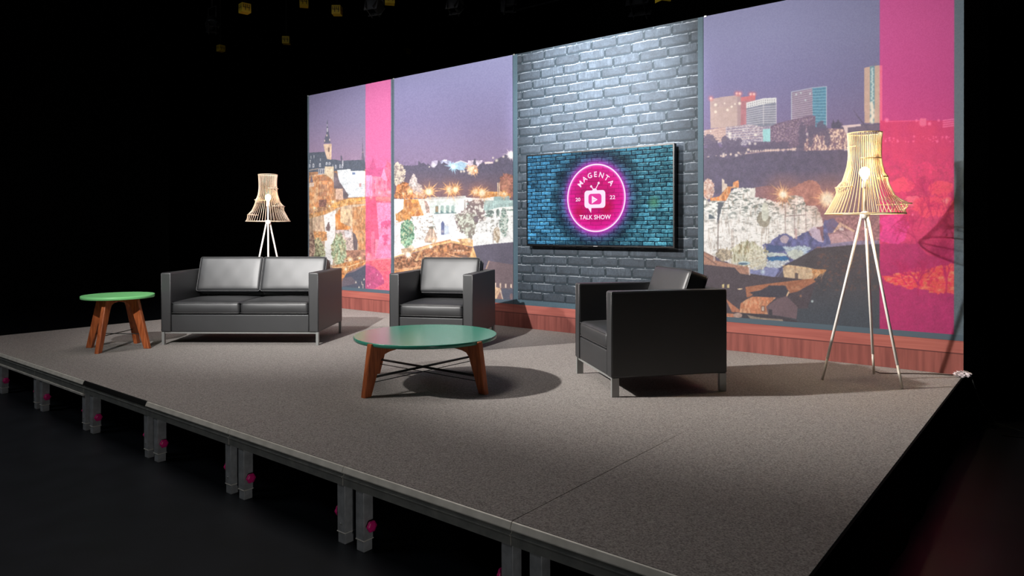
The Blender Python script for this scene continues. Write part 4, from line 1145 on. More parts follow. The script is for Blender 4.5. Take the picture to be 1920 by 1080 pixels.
def paint_screen():
    cv = Canvas(TX0, TX1, TZ0, TZ1, TY, 600, 340, 55)
    x, z = cv.X - TX0, cv.Z - TZ0
    h = 0.0400
    wob = (cv.noise(14) - 0.5) * 0.006
    zz = (z + wob) / h
    row = np.floor(zz).astype(int)
    fz = zz - row
    rng = np.random.RandomState(3)
    offs = np.array([(0.5 if i % 2 else 0.0) + rng.rand() * 0.3 for i in range(40)])
    rc = np.clip(row, 0, 39)
    bx = (x + (cv.noise(7) - 0.5) * 0.006) / 0.128 + offs[rc]
    bi = np.floor(bx).astype(int)
    fx = bx - bi
    tone = np.random.RandomState(9).rand(40, 32)[rc, np.clip(bi, 0, 31)]
    n1, n3 = cv.noise(5), cv.noise(1.8)
    t = np.clip(x / (TX1 - TX0), 0, 1)[..., None]
    bc = np.array([70, 138, 182.0]) * (1 - t) + np.array([76, 142, 160.0]) * t
    bc = bc * (0.66 + 0.50 * tone + 0.35 * (n1 - 0.5) + 0.3 * (n3 - 0.5))[..., None]
    hl = (np.clip((fz - 0.80) / 0.12, 0, 1) * np.clip(cv.noise(6, 3) * 2 - 0.5, 0, 1))[..., None]
    bc = bc + hl * np.array([70, 76, 70.0])
    # darker around the emblem
    d = np.hypot(cv.X - TCX, cv.Z - TCZ) / TR_
    sh = np.clip(1 - np.abs(d - 1.35) / 0.35, 0, 1)[..., None]
    bc = bc * (1 - 0.42 * sh)
    mort = (fz < 0.22) | (fx < 0.07)
    bc = np.where(mort[..., None], np.array([5, 26, 44.0]), bc)
    # emblem field: magenta light on the bricks
    lum = (0.55 + 0.45 * tone + 0.3 * (n1 - 0.5))[..., None]
    red = np.array([206, 16, 96.0]) * (0.72 + 0.34 * lum) + np.array([10, 0, 26.0])
    edge = np.clip((d - 0.55) / 0.45, 0, 1)[..., None]
    red = red * (1 - edge) + (red * 0.45 + np.array([232, 44, 176.0]) * 0.6) * edge
    red = np.where(mort[..., None], red * 0.86, red)
    blob = np.clip(1 - np.hypot((cv.X - TCX - 0.13) / 0.10, (cv.Z - TCZ + 0.10) / 0.10), 0, 1)[..., None] * 0.6
    red = red * (1 - blob) + np.array([176, 12, 38.0]) * blob
    blob = np.clip(1 - np.hypot((cv.X - TCX + 0.20) / 0.10, (cv.Z - TCZ + 0.14) / 0.10), 0, 1)[..., None] * 0.6
    red = red * (1 - blob) + np.array([176, 12, 48.0]) * blob
    cv.C = bc
    cv.mix((d < 1.0).astype(float), red)
    gl = np.clip(1 - (d - 1.0) / 0.20, 0, 1) * (d >= 1.0)
    gl = gl ** 1.6 * np.where(mort, 0.82, 1.0)
    cv.mix(gl, (226, 62, 196), 0.95)
    gl2 = np.clip(1 - (d - 1.0) / 0.48, 0, 1) * (d >= 1.0)
    cv.mix(gl2 ** 2, (150, 50, 170), 0.55)
    # bright haze of the neon just inside the ring
    cv.mix(np.clip(1 - np.abs(d - 0.965) / 0.07, 0, 1) ** 1.5, (255, 150, 240), 0.75)
    # soft green reflection patch of the picture
    gg = np.clip(1 - np.hypot((cv.X + 2.49) / 0.085, (cv.Z - 1.345) / 0.085), 0, 1)
    cv.mix(gg, (110, 178, 120), 0.6)
    gg = np.clip(1 - np.hypot((cv.X + 2.66) / 0.07, (cv.Z - 1.36) / 0.04), 0, 1)
    cv.mix(gg, (130, 190, 200), 0.4)
    return cv


# ================================================================= ROOM
def struct(name, bm, m):
    o = obj(name, bm, m)
    o['kind'] = 'structure'
    return o


RX0, RX1, RY0, RY1, RH = -17.0, 6.0, -8.0, 12.0, 7.2
struct('floor', newbox(RX0, RX1, RY0, RY1, -0.1, 0.0), M_floor)
struct('ceiling', newbox(RX0, RX1, RY0, RY1, RH, RH + 0.1), M_black)
struct('wall_left', newbox(RX0 - 0.1, RX0, RY0, RY1, 0, RH), M_black)
struct('wall_right', newbox(RX1, RX1 + 0.1, RY0, RY1, 0, RH), M_black)
struct('wall_back', newbox(RX0, RX1, RY1, RY1 + 0.1, 0, RH), M_black)
struct('wall_front', newbox(RX0, RX1, RY0 - 0.1, RY0, 0, RH), M_black)


def drape(name, x0, x1, y, z0, z1, label, amp=0.05, wl=0.28):
    bm = bmesh.new()
    n = int((x1 - x0) / wl * 8)
    rows = 3
    grid = []
    for j in range(rows):
        z = z0 + (z1 - z0) * j / (rows - 1)
        grid.append([bm.verts.new((x0 + (x1 - x0) * i / n, y + amp * math.sin(2 * PI * i / 8 + 0.6 * math.sin(i * 0.37)), z)) for i in range(n + 1)])
    for j in range(rows - 1):
        for i in range(n):
            f = bm.faces.new((grid[j][i], grid[j][i + 1], grid[j + 1][i + 1], grid[j + 1][i]))
            f.smooth = True
    bmesh.ops.solidify(bm, geom=list(bm.faces), thickness=0.004)
    o = obj(name, bm, M_drape)
    return tag(o, label, 'curtain')


drape('stage_curtain', 0.10, 5.6, 4.75, 0.0, 6.6, 'black pleated stage curtain hanging right of the printed backdrop')
drape('stage_curtain', -15.5, -8.35, 5.6, 0.0, 6.6, 'black pleated stage curtain hanging left of the printed backdrop, behind the side table')

# ================================================================= STAGE DECKS
def edge_profile(x0, x1, tape=False):
    """extruded front edge of one deck; y = 0 is the front of the carpet, y < 0 towards the hall"""
    prof = [(-0.001, -0.0015), (-0.006, -0.004), (-0.016, -0.026), (-0.016, -0.030), (-0.004, -0.034), (-0.004, -0.044),
            (-0.016, -0.048), (-0.016, -0.052), (-0.010, -0.056), (-0.010, -0.090), (0.03, -0.090), (0.03, -0.0065), (-0.001, -0.0065)]
    bm = bmesh.new()
    a = [bm.verts.new((x0, y, S + z)) for y, z in prof]
    b = [bm.verts.new((x1, y, S + z)) for y, z in prof]
    bm.faces.new(a)
    bm.faces.new(b[::-1])
    n = len(prof)
    for i in range(n):
        f = bm.faces.new((a[(i + 1) % n], a[i], b[i], b[(i + 1) % n]))
        if i >= 3:
            f.material_index = 1
    bmesh.ops.recalc_face_normals(bm, faces=list(bm.faces))
    return bm


def knob_mesh(sx):
    bm = bmesh.new()
    prof = [(0.012, 0.0), (0.012, 0.012), (0.024, 0.014), (0.026, 0.020), (0.024, 0.027), (0.010, 0.030)]
    n = 24
    rings = []
    for r, h_ in prof:
        ring = []
        for k in range(n):
            a = 2 * PI * k / n
            rr = r * (1 + (0.08 * math.cos(6 * a) if r > 0.02 else 0))
            ring.append(bm.verts.new((sx * h_, rr * math.cos(a), rr * math.sin(a))))
        rings.append(ring)
    for a, b in zip(rings, rings[1:]):
        for k in range(n):
            f = bm.faces.new((a[k], a[(k + 1) % n], b[(k + 1) % n], b[k]))
            f.smooth = True
    bm.faces.new(rings[0])
    bm.faces.new(rings[-1])
    bmesh.ops.recalc_face_normals(bm, faces=list(bm.faces))
    return bm


def make_deck(label):
    """one 1 x 2 m deck, origin at its front left corner on the floor"""
    t = thing('stage_deck', label, 'stage platform', (0, 0, 0), 0, 'front row of stage decks')
    e = obj('edge_profile', edge_profile(0.002, 0.998), [M_alu, M_alu_dark], t)
    obj('deck_board', newbox(0.003, 0.997, 0.031, 2.02, S - 0.045, S - 0.0055), M_black, t)
    bm = bmesh.new()
    box(bm, 0.003, 0.04, 0.032, 2.0, S - 0.09, S - 0.046)
    box(bm, 0.96, 0.997, 0.032, 2.0, S - 0.09, S - 0.046)
    box(bm, 0.04, 0.96, 1.96, 2.0, S - 0.09, S - 0.046)
    obj('underframe', bm, M_alu_dark, t)
    for x0, kx, kz, front in ((0.079, 1, 0.118, True), (0.944, -1, 0.135, True), (0.079, 1, 0.118, False), (0.944, -1, 0.135, False)):
        yy = 0.000 if front else 1.90
        l = obj('leg', newbox(x0, x0 + 0.056, yy, yy + 0.056, 0.052, S - 0.091, bevel=0.003), M_leg, t)
        obj('foot_tube', newbox(x0 + 0.003, x0 + 0.053, yy + 0.003, yy + 0.053, 0.0, 0.0515, bevel=0.002), M_leg, l)
        obj('collar', newbox(x0 - 0.0015, x0 + 0.0575, yy - 0.0015, yy + 0.0575, 0.050, 0.055, bevel=0.001), M_alu, l)
        if front:
            kb = obj('knob', knob_mesh(kx), M_pink, l, loc=(x0 + (0.056 if kx > 0 else 0.0), yy + 0.03, kz))
            kb['label'] = 'pink knob'
            if kx < 0:
                bm = bmesh.new()
                bmesh.ops.create_uvsphere(bm, u_segments=10, v_segments=6, radius=0.006)
                obj('bolt', bm, M_chrome, l, smooth=True, loc=(x0 + 0.028, yy, 0.092))
    return t


deck0 = make_deck('stage deck nearest the camera, at the front right corner')
deck0.location = (-1.0, 0, 0)
names = ['second stage deck from the right corner, in front of the round coffee table',
         'third stage deck from the right corner, with a pink knob on each leg',
         'stage deck with a light metal edge, just right of the one taped black',
         'stage deck whose front edge is covered with black tape',
         'stage deck just left of the one taped black, with bright double edge',
         'second stage deck from the left side of the picture, with bright double edge',
         'leftmost stage deck, cut by the left side of the picture']
for i, nm in enumerate(names):
    c = copy_tree(deck0)
    c.location = (-2.0 - i, 0, 0)
    c['label'] = nm
    if i == 3:
        ch = [q for q in c.children if q.name.startswith('edge_profile')][0]
        bpy.data.objects.remove(ch)
        obj('edge_profile', edge_profile(0.002, 0.998), [M_tape, M_alu_dark], c)
    if i >= 4:
        obj('lower_rail', newbox(0.002, 0.998, -0.018, 0.0, S - 0.112, S - 0.094, bevel=0.003), M_alu, c)
# rear row: plain risers carrying the back half of the stage
for i in range(4):
    bm = bmesh.new()
    x0 = -8.1 + i * 2.025
    box(bm, x0 + 0.01, x0 + 2.015, 2.03, 4.20, S - 0.09, S - 0.006)
    for px in (x0 + 0.05, x0 + 1.9):
        for py in (2.1, 4.1):
            box(bm, px, px + 0.06, py, py + 0.06, 0, S - 0.09)
    o = obj('stage_riser', bm, M_black)
    tag(o, 'dark riser carrying the rear carpet under the seating', 'stage platform', 'rear row of stage risers')

# carpet laid in strips
def carpet(lefts, rights):
    """strip between a left and a right edge given as (x, y) points; the joint opens only near the front"""
    bm = bmesh.new()
    pts = list(rights) + list(lefts)[::-1]
    lo = [bm.verts.new((x, y, S - 0.005)) for x, y in pts]
    up = [bm.verts.new((x, y, S)) for x, y in pts]
    bm.faces.new(lo[::-1])
    bm.faces.new(up)
    for k in range(len(pts)):
        bm.faces.new((lo[k], lo[(k + 1) % len(pts)], up[(k + 1) % len(pts)], up[k]))
    bmesh.ops.recalc_face_normals(bm, faces=list(bm.faces))
    return bm


YB = 4.20
e1l = [(-1.0030, 0), (-1.0022, 1.2), (-1.0001, 1.9), (-1.0001, YB)]
e1r = [(-0.9985, 0), (-0.9990, 1.2), (-0.9999, 1.9), (-0.9999, YB)]
e3l = [(-3.0010, 0), (-3.0001, 0.9), (-3.0001, YB)]
e3r = [(-2.9990, 0), (-2.9999, 0.9), (-2.9999, YB)]
for le, ri, lb in ((e1r, [(-0.004, 0), (-0.004, YB)], 'grey carpet strip along the right end of the stage'),
                   (e3r, e1l, 'wide grey carpet strip under the coffee table and right armchair'),
                   ([(-8.10, 0), (-8.10, YB)], e3l, 'long grey carpet covering the left part of the stage under the sofa')):
    tag(obj('stage_carpet', carpet(le, ri), M_carpet), lb, 'carpet')

# black cloth round the right end of the stage
bm = bmesh.new()
box(bm, 0.0, 0.008, -0.01, 4.20, S - 0.055, S + 0.001)
o1 = bm
n = 60
g0 = []
for j in range(4):
    z = 0.003 + (S - 0.058) * j / 3
    g0.append([bm.verts.new((0.004 + (1 - j / 3) * 0.035 + 0.008 * math.sin(i * 0.9) * (1 - j / 3), -0.01 + 4.2 * i / n, z)) for i in range(n + 1)])
for j in range(3):
    for i in range(n):
        bm.faces.new((g0[j][i], g0[j][i + 1], g0[j + 1][i + 1], g0[j + 1][i])).smooth = True
o = obj('stage_skirt', bm, M_skirt)
tag(o, 'black cloth skirt hanging down the right end of the stage', 'stage skirt')

# ================================================================= BACKDROP PANELS
def skirting_material():
    m = mat('red_wood_print', (176, 72, 62), 0.6, spec=0.25)
    nt = m.node_tree
    b = nt.nodes['Principled BSDF']
    tc = nt.nodes.new('ShaderNodeTexCoord')
    mp = nt.nodes.new('ShaderNodeMapping')
    mp.inputs['Scale'].default_value = (16, 1, 1.2)
    n = nt.nodes.new('ShaderNodeTexNoise')
    n.inputs['Scale'].default_value = 1.6
    n.inputs['Detail'].default_value = 7
    r = nt.nodes.new('ShaderNodeValToRGB')
    r.color_ramp.elements[0].position = 0.3
    r.color_ramp.elements[0].color = lin((117, 65, 60))
    r.color_ramp.elements[1].position = 0.7
    r.color_ramp.elements[1].color = lin((149, 86, 78))
    mp2 = nt.nodes.new('ShaderNodeMapping')
    mp2.inputs['Scale'].default_value = (0.6, 1, 14)
    n2 = nt.nodes.new('ShaderNodeTexNoise')
    n2.inputs['Scale'].default_value = 3.0
    n2.inputs['Detail'].default_value = 6
    r2 = nt.nodes.new('ShaderNodeValToRGB')
    r2.color_ramp.elements[0].position = 0.3
    r2.color_ramp.elements[0].color = lin((144, 78, 72))
    r2.color_ramp.elements[1].position = 0.7
    r2.color_ramp.elements[1].color = lin((170, 99, 88))
    sep = nt.nodes.new('ShaderNodeSeparateXYZ')
    st = nt.nodes.new('ShaderNodeMath')
    st.operation = 'GREATER_THAN'
    st.inputs[1].default_value = 0.165 + S
    mx = nt.nodes.new('ShaderNodeMix')
    mx.data_type = 'RGBA'
    L = nt.links.new
    L(tc.outputs['Object'], mp.inputs['Vector']); L(mp.outputs['Vector'], n.inputs['Vector']); L(n.outputs['Fac'], r.inputs['Fac'])
    L(tc.outputs['Object'], mp2.inputs['Vector']); L(mp2.outputs['Vector'], n2.inputs['Vector']); L(n2.outputs['Fac'], r2.inputs['Fac'])
    L(tc.outputs['Object'], sep.inputs[0]); L(sep.outputs['Z'], st.inputs[0])
    L(st.outputs[0], mx.inputs[0]); L(r.outputs['Color'], mx.inputs[6]); L(r2.outputs['Color'], mx.inputs[7])
    # thin dark line under the ledge
    ls = nt.nodes.new('ShaderNodeMath'); ls.operation = 'COMPARE'
    ls.inputs[1].default_value = 0.160 + S
    ls.inputs[2].default_value = 0.004
    mx2 = nt.nodes.new('ShaderNodeMix'); mx2.data_type = 'RGBA'
    L(sep.outputs['Z'], ls.inputs[0]); L(ls.outputs[0], mx2.inputs[0]); L(mx.outputs[2], mx2.inputs[6])
    mx2.inputs[7].default_value = lin((91, 51, 49))
    L(mx2.outputs[2], b.inputs['Base Color'])
    return m


M_skirting = skirting_material()


def panel(x0, x1, painter, label, frame_bottom=True):
    t = thing('backdrop_panel', label, 'backdrop panel')
    painter().mesh('printed_fabric', M_print, t)
    bm = bmesh.new()
    box(bm, x0 + 0.001, x1 - 0.001, WY, WY + 0.05, S + 0.002, WZ1 + S)
    obj('panel_frame', bm, M_black, t)
    if frame_bottom:
        obj('border_strip', newbox(x0 + 0.0005, x1 - 0.0005, WY - 0.0015, WY - 0.0002, WZ0 + S + 0.001, WZ0 + 0.045 + S), M_frame, t)
    obj('skirting_band', newbox(x0 + 0.0005, x1 - 0.0005, WY - 0.002, WY - 0.0002, S + 0.001, WZ0 + S), M_skirting, t)
    for cx in (x0 + 0.02,):
        obj('clip', newbox(cx - 0.012, cx + 0.012, WY - 0.006, WY - 0.002, WZ1 + S - 0.010, WZ1 + S + 0.006, bevel=0.002), M_chrome, t)
    return t


panel(-8.103, -6.260, paint_left, 'leftmost backdrop panel printed with a church spire and a narrow magenta band')
panel(-6.260, -4.271, paint_second, 'backdrop panel printed with floodlit fortress walls and orange star lights')
panel(-4.271, -2.028, paint_brick, 'backdrop panel printed with dark bricks behind the television', frame_bottom=False)
panel(-2.028, 0.0, paint_right, 'rightmost backdrop panel printed with tower blocks, pale rock and a wide magenta band')
# braces behind the wall
for k, x in enumerate((-7.2, -5.2, -3.1, -1.0)):
    bm = bmesh.new()
    tube(bm, [(x, WY + 0.20, 2.6 + S), (x, WY + 1.2, 0.02)], 0.02)
    tube(bm, [(x, WY + 0.20, 0.12), (x, WY + 1.2, 0.02)], 0.02)
    tube(bm, [(x, WY + 0.20, 0.02), (x, WY + 0.20, 3.0)], 0.02)
    tag(obj('backdrop_brace', bm, M_rig), 'steel brace holding the backdrop up from behind', 'brace', 'braces behind the backdrop')

# ================================================================= TELEVISION
tv = thing('television', 'large flat television on the brick panel showing a pink neon talk show emblem', 'television', (0, 0, 0))
bm = bmesh.new()
box(bm, -4.016, -2.278, 4.030, 4.072, 0.914 + S, 1.896 + S, bevel=0.004)
obj('casing', bm, M_tvbody, tv)
bm = bmesh.new()
for a in ((-4.016, TX0, 0.914, 1.896), (TX1, -2.278, 0.914, 1.896), (TX0, TX1, 0.914, TZ0), (TX0, TX1, TZ1, 1.896)):
    box(bm, a[0], a[1], 4.020, 4.0302, a[2] + S, a[3] + S)
obj('bezel', bm, M_tvbody, tv)
obj('wall_mount', newbox(-3.5, -2.8, 4.072, WY - 0.002, 1.15 + S, 1.65 + S), M_black, tv)
obj('maker_badge', newbox(-3.165, -3.115, 4.0185, 4.020, 0.917 + S, 0.923 + S), mat('badge_grey', (150, 150, 155), 0.4, 0.5), tv)
M_screen = print_material('screen_picture', emission=True, strength=0.95)
scr = paint_screen().mesh('screen', M_screen, tv, gain=1.0)
M_neon = mat('neon_white_pink', (30, 26, 30), 0.5, spec=0.1, emit=(255, 226, 250), estr=0.97)
M_neon_hole = mat('neon_field', (24, 4, 16), 0.5, spec=0.1, emit=(226, 36, 150), estr=1.0)
EY = TY - 0.0010


def flat(bm, pts, y=EY, mi=0):
    vsx = [bm.verts.new((TCX + x * TR_, y, TCZ + S + z * TR_)) for x, z in pts]
    f = bm.faces.new(vsx)
    f.material_index = mi
    return f


def rrect(x0, x1, z0, z1, r, n=6):
    p = []
    for cx, cz, a0 in ((x1 - r, z1 - r, 0), (x0 + r, z1 - r, 90), (x0 + r, z0 + r, 180), (x1 - r, z0 + r, 270)):
        for k in range(n + 1):
            a = R(a0 + 90 * k / n)
            p.append((cx + r * math.cos(a), cz + r * math.sin(a)))
    return p


bm = bmesh.new()
n = 96
ri, ro = [], []
for k in range(n):
    a = 2 * PI * k / n
    ri.append(bm.verts.new((TCX + TR_ * 0.968 * math.cos(a), EY, TCZ + S + TR_ * 0.968 * math.sin(a))))
    ro.append(bm.verts.new((TCX + TR_ * 1.005 * math.cos(a), EY, TCZ + S + TR_ * 1.005 * math.sin(a))))
for k in range(n):
    bm.faces.new((ri[k], ri[(k + 1) % n], ro[(k + 1) % n], ro[k]))
flat(bm, rrect(-0.385, 0.335, -0.295, 0.225, 0.10))
flat(bm, [(-0.275, -0.27), (-0.14, -0.27), (-0.155, -0.44)])
flat(bm, rrect(-0.245, 0.205, -0.19, 0.125, 0.09), y=EY - 0.0006, mi=1)
flat(bm, [(-0.125, 0.065), (-0.125, -0.165), (0.075, -0.05)], y=EY - 0.0012)
for x in (-0.075, -0.04, -0.005):
    flat(bm, [(x + 0.011 * math.cos(R(45 * k)), -0.05 + 0.011 * math.sin(R(45 * k))) for k in range(8)], y=EY - 0.0018, mi=1)
# aerials
for (xa, za, xb, zb) in ((-0.055, 0.235, -0.150, 0.345), (-0.010, 0.235, 0.110, 0.435)):
    L_ = math.hypot(xb - xa, zb - za)
    nx_, nz_ = -(zb - za) / L_ * 0.013, (xb - xa) / L_ * 0.013
    flat(bm, [(xa + nx_, za + nz_), (xa - nx_, za - nz_), (xb - nx_, zb - nz_), (xb + nx_, zb + nz_)], y=EY - 0.0003)
    flat(bm, [(xb + 0.036 * math.cos(R(30 * k)), zb + 0.036 * math.sin(R(30 * k))) for k in range(12)], y=EY - 0.0005)
flat(bm, [(-0.03 + 0.085 * math.cos(R(18 * k)), 0.215 + 0.065 * math.sin(R(18 * k))) for k in range(11)], y=EY - 0.0003)


def glyphs(bm, text, cx, cz, height, rot=0.0, width=None, bold=0.016):
    cu = bpy.data.curves.new('t', 'FONT')
    cu.body = text
    cu.align_x = 'CENTER'
    cu.align_y = 'CENTER'
    cu.size = 1.0
    cu.offset = bold
    cu.resolution_u = 3
    ob = bpy.data.objects.new('t', cu)
    COL.objects.link(ob)
    dg = bpy.context.evaluated_depsgraph_get()
    me = ob.evaluated_get(dg).to_mesh()
    co = [Vector(v.co) for v in me.vertices]
    xs = [c.x for c in co]
    ys = [c.y for c in co]
    mx, my = (min(xs) + max(xs)) / 2, (min(ys) + max(ys)) / 2
    sc = height / (max(ys) - min(ys))
    sx = sc if width is None else width / (max(xs) - min(xs))
    c, s = math.cos(rot), math.sin(rot)
    vv = []
    for p in co:
        x, z = (p.x - mx) * sx, (p.y - my) * sc
        x, z = c * x - s * z, s * x + c * z
        vv.append(bm.verts.new((TCX + (cx + x) * TR_, EY - 0.0004, TCZ + S + (cz + z) * TR_)))
    for p in me.polygons:
        try:
            bm.faces.new([vv[i] for i in p.vertices])
        except ValueError:
            pass
    bpy.data.objects.remove(ob)
    bpy.data.curves.remove(cu)


for k, chx in enumerate('MAGENTA'):
    a = R(90 + 52.5 - k * 17.6)
    glyphs(bm, chx, 0.665 * math.cos(a), 0.03 + 0.665 * math.sin(a), 0.160, a - PI / 2, bold=0.016)
glyphs(bm, '20', -0.615, -0.03, 0.110, width=0.170, bold=0.016)
glyphs(bm, '22', 0.575, 0.005, 0.110, width=0.180, bold=0.016)
glyphs(bm, 'TALK SHOW', -0.02, -0.565, 0.132, width=1.08, bold=0.018)
em = obj('neon_emblem', bm, [M_neon, M_neon_hole], tv)
em['label'] = 'round pink neon emblem reading MAGENTA 20 22 TALK SHOW'


# ================================================================= SEATING
def cushion_mesh(w, d, h, crown=0.02, r=0.025, seg=10, wr=0.0015, seed=0):
    """soft box centred in x, y from 0..d, z from 0..h"""
    bm = bmesh.new()
    bmesh.ops.create_cube(bm, size=1.0)
    for v in bm.verts:
        v.co = Vector((v.co.x * w, v.co.y * d, v.co.z * h))
    bmesh.ops.bevel(bm, geom=list(bm.edges), offset=r, segments=3, profile=0.55, affect='EDGES')
    bmesh.ops.subdivide_edges(bm, edges=[e for e in bm.edges if e.calc_length() > 0.10], cuts=seg, use_grid_fill=True)
    rng = random.Random(seed)
    ph = [rng.random() * 6 for _ in range(6)]
    for v in bm.verts:
        x, y, z = v.co
        fx = max(0, 1 - (2 * x / w) ** 2)
        fy = max(0, 1 - (2 * y / d) ** 2)
        fz = max(0, 1 - (2 * z / h) ** 2)
        sg = 1 if z > 0 else -1
        k = abs(z) / (h / 2)
        v.co.z += sg * crown * (fx ** 0.6) * (fy ** 0.6) * k * (1.0 if z > 0 else 0.35)
        v.co.y += (1 if y > 0 else -1) * crown * 0.55 * (fx ** 0.7) * fz * (abs(y) / (d / 2)) ** 3
        wv = wr * (math.sin(x * 31 + ph[0]) * math.sin(y * 23 + ph[1]) + 0.6 * math.sin(x * 57 + y * 41 + ph[2]))
        v.co.z += wv * fx
    for v in bm.verts:
        v.co.y += d / 2
        v.co.z += h / 2
    for f in bm.faces:
        f.smooth = True
    return bm


def piping(bm, w, d, h, r=0.0035):
    for z in (0.012, h - 0.012):
        c = 0.018
        pts = []
        for cx, cy, a0 in ((w / 2 - c, d - c, 0), (-w / 2 + c, d - c, 90), (-w / 2 + c, c, 180), (w / 2 - c, c, 270)):
            for k in range(5):
                a = R(a0 + 90 * k / 4)
                pts.append((cx + c * math.cos(a), cy + c * math.sin(a), z))
        tube(bm, pts, r, n=6, closed=True)
    return bm


def make_seat(name, cat, label, width, seats, loc, rot, group=None):
    t = thing(name, label, cat, (loc[0], loc[1], S), R(rot), group)
    W, Dp, H0, H1, AT = width, 0.82, 0.125, 0.688, 0.095
    y0, y1 = -Dp / 2, Dp / 2
    for s in (-1, 1):
        xa, xb = (-W / 2, -W / 2 + AT) if s < 0 else (W / 2 - AT, W / 2)
        arm = obj('armrest', newbox(xa, xb, y0, y1, H0, H1, bevel=0.010, seg=3), M_leather, t)
        bm = bmesh.new()
        for xx in (xa + 0.004, xb - 0.004):       # stitched edges of the front face
            tube(bm, [(xx, y0 + 0.002, H0 + 0.01), (xx, y0 + 0.002, H1 - 0.008), (xx, y0 + 0.012, H1 - 0.002), (xx, y1 - 0.01, H1 - 0.002)], 0.0028, n=6)
        obj('piping', bm, M_leather, arm)
    IW = W - 2 * AT
    obj('seat_base', newbox(-IW / 2 + 0.001, IW / 2 - 0.001, y0 + 0.006, y1 - 0.01, H0, 0.290, bevel=0.008, seg=3), M_leather, t)
    obj('back_panel', newbox(-IW / 2 + 0.001, IW / 2 - 0.001, y1 - 0.085, y1, 0.291, H1, bevel=0.01, seg=3), M_leather, t)
    cw = IW / seats
    for k in range(seats):
        cx = -IW / 2 + cw * (k + 0.5)
        c = obj('seat_cushion', cushion_mesh(cw - 0.008, 0.60, 0.116, 0.020, 0.030, seed=k + 1), M_leather, t, loc=(cx, y0 + 0.004, 0.293))
        obj('piping', piping(bmesh.new(), cw - 0.008, 0.60, 0.118), M_leather, c)
        bw = cw - 0.008
        b = obj('back_cushion', cushion_mesh(bw, 0.360, 0.150, 0.013, 0.030, seed=k + 5), M_leather, t, loc=(cx, 0.075, 0.405))
        # stand the pad up: local y -> up, local z -> forward
        b.rotation_euler = (R(90 - 19.0), 0, 0)
        b.location = (cx, 0.075 + 0.142, 0.412 + 0.046 - 0.03)
        obj('piping', piping(bmesh.new(), bw, 0.360, 0.150), M_leather, b)
    for sx in (-1, 1):
        for sy in (-1, 1):
            cx, cy = sx * (W / 2 - 0.022), sy * (Dp / 2 - 0.024)
            hx, hy = (0.0125, 0.016) if seats > 1 else (0.012, 0.025)
            cx, cy = sx * (W / 2 - hx - 0.003), sy * (Dp / 2 - hy - 0.004)
            obj('leg', newbox(cx - hx, cx + hx, cy - hy, cy + hy, 0, H0 - 0.001, bevel=0.0012), M_chrome, t)
    bm = bmesh.new()
    for sy in (-1, 1):
        cy = sy * (Dp / 2 - 0.024)
        box(bm, -W / 2 + 0.030, W / 2 - 0.030, cy - 0.010, cy + 0.010, H0 - 0.016, H0 - 0.002)
    obj('base_rail', bm, M_chrome, t)
    return t


def place(rot, cen):
    return cen


make_seat('two_seat_sofa', 'sofa', 'black leather two-seat sofa with steel legs, beside the green side table', 1.515, 2, (-5.797, 1.868), 36.8)
make_seat('armchair', 'armchair', 'black leather armchair facing forward, behind the round coffee table', 0.802, 1, (-4.118, 2.850), 25.8,
          'leather armchairs')
make_seat('armchair', 'armchair', 'black leather armchair seen from its side, in front of the right backdrop panel', 0.800, 1, (-1.750, 2.478), -39.5,
          'leather armchairs')


# ================================================================= TABLES
def make_table(label, loc, rot, top_z, top_r, thick, foot_r, m_top, big):
    t = thing('coffee_table' if big else 'side_table', label, 'table', (loc[0], loc[1], S), R(rot))
    z1, z0 = top_z, top_z - thick
    obj('tabletop', lathe(bmesh.new(), [(top_r - 0.004, z0), (top_r, z0 + 0.004), (top_r, z1 - 0.003), (top_r - 0.003, z1)], 96), m_top, t)
    for k in range(4):
        a = R(90 * k)
        M = Matrix.Rotation(a, 4, 'Z')
        if big:
            ro_t = top_r + 0.012
            poly = [(foot_r + 0.022, 0), (ro_t, z1 - 0.006), (ro_t - 0.035, z1 - 0.004), (ro_t - 0.035, z0 - 0.001), (0.02, z0 - 0.001), (0.02, z0 - 0.028),
                    (0.22, z0 - 0.034), (0.36, z0 - 0.050), (0.405, z0 - 0.062), (0.432, z0 - 0.092), (foot_r - 0.034, 0)]
            tt = 0.044
        else:
            ro_t = top_r - 0.108
            poly = [(foot_r + 0.022, 0), (ro_t, z0 - 0.001), (0.015, z0 - 0.001), (0.015, z0 - 0.036), (0.08, z0 - 0.042), (0.118, z0 - 0.060),
                    (0.138, z0 - 0.10), (foot_r - 0.032, 0)]
            tt = 0.040
        obj('leg', prism(bmesh.new(), poly, tt, M, bevel=0.006), M_wood, t)
    bm = bmesh.new()
    rr = foot_r - (0.055 if big else 0.035)
    zc = 0.112 if big else 0.135
    for k in range(2):
        a = R(90 * k)
        c, s = math.cos(a), math.sin(a)
        dz = 0.0 if k == 0 else 0.009
        tube(bm, [(-rr * c, -rr * s, zc + dz), (rr * c, rr * s, zc + dz)], 0.0085 if big else 0.004, n=8)
        if big:
            tube(bm, [(-rr * c, -rr * s, zc - 0.034 + dz), (rr * c, rr * s, zc - 0.034 + dz)], 0.003, n=6)
    obj('cross_brace', bm, M_tape, t)
    return t


make_table('low round coffee table with teal green top and wooden legs, at the stage centre', (-2.970, 1.475), 0.0, 0.350, 0.505, 0.026, 0.550, M_green_dark, True)
make_table('small round side table with bright green top, left of the sofa', (-6.300, 0.760), 34.0, 0.497, 0.305, 0.028, 0.288, M_green, False)


# ================================================================= TRIPOD LAMPS
SH = [(0.0, .114), (.08, .110), (.17, .107), (.30, .107), (.42, .117), (.54, .137), (.66, .162), (.79, .196), (.91, .232), (1.0, .262)]


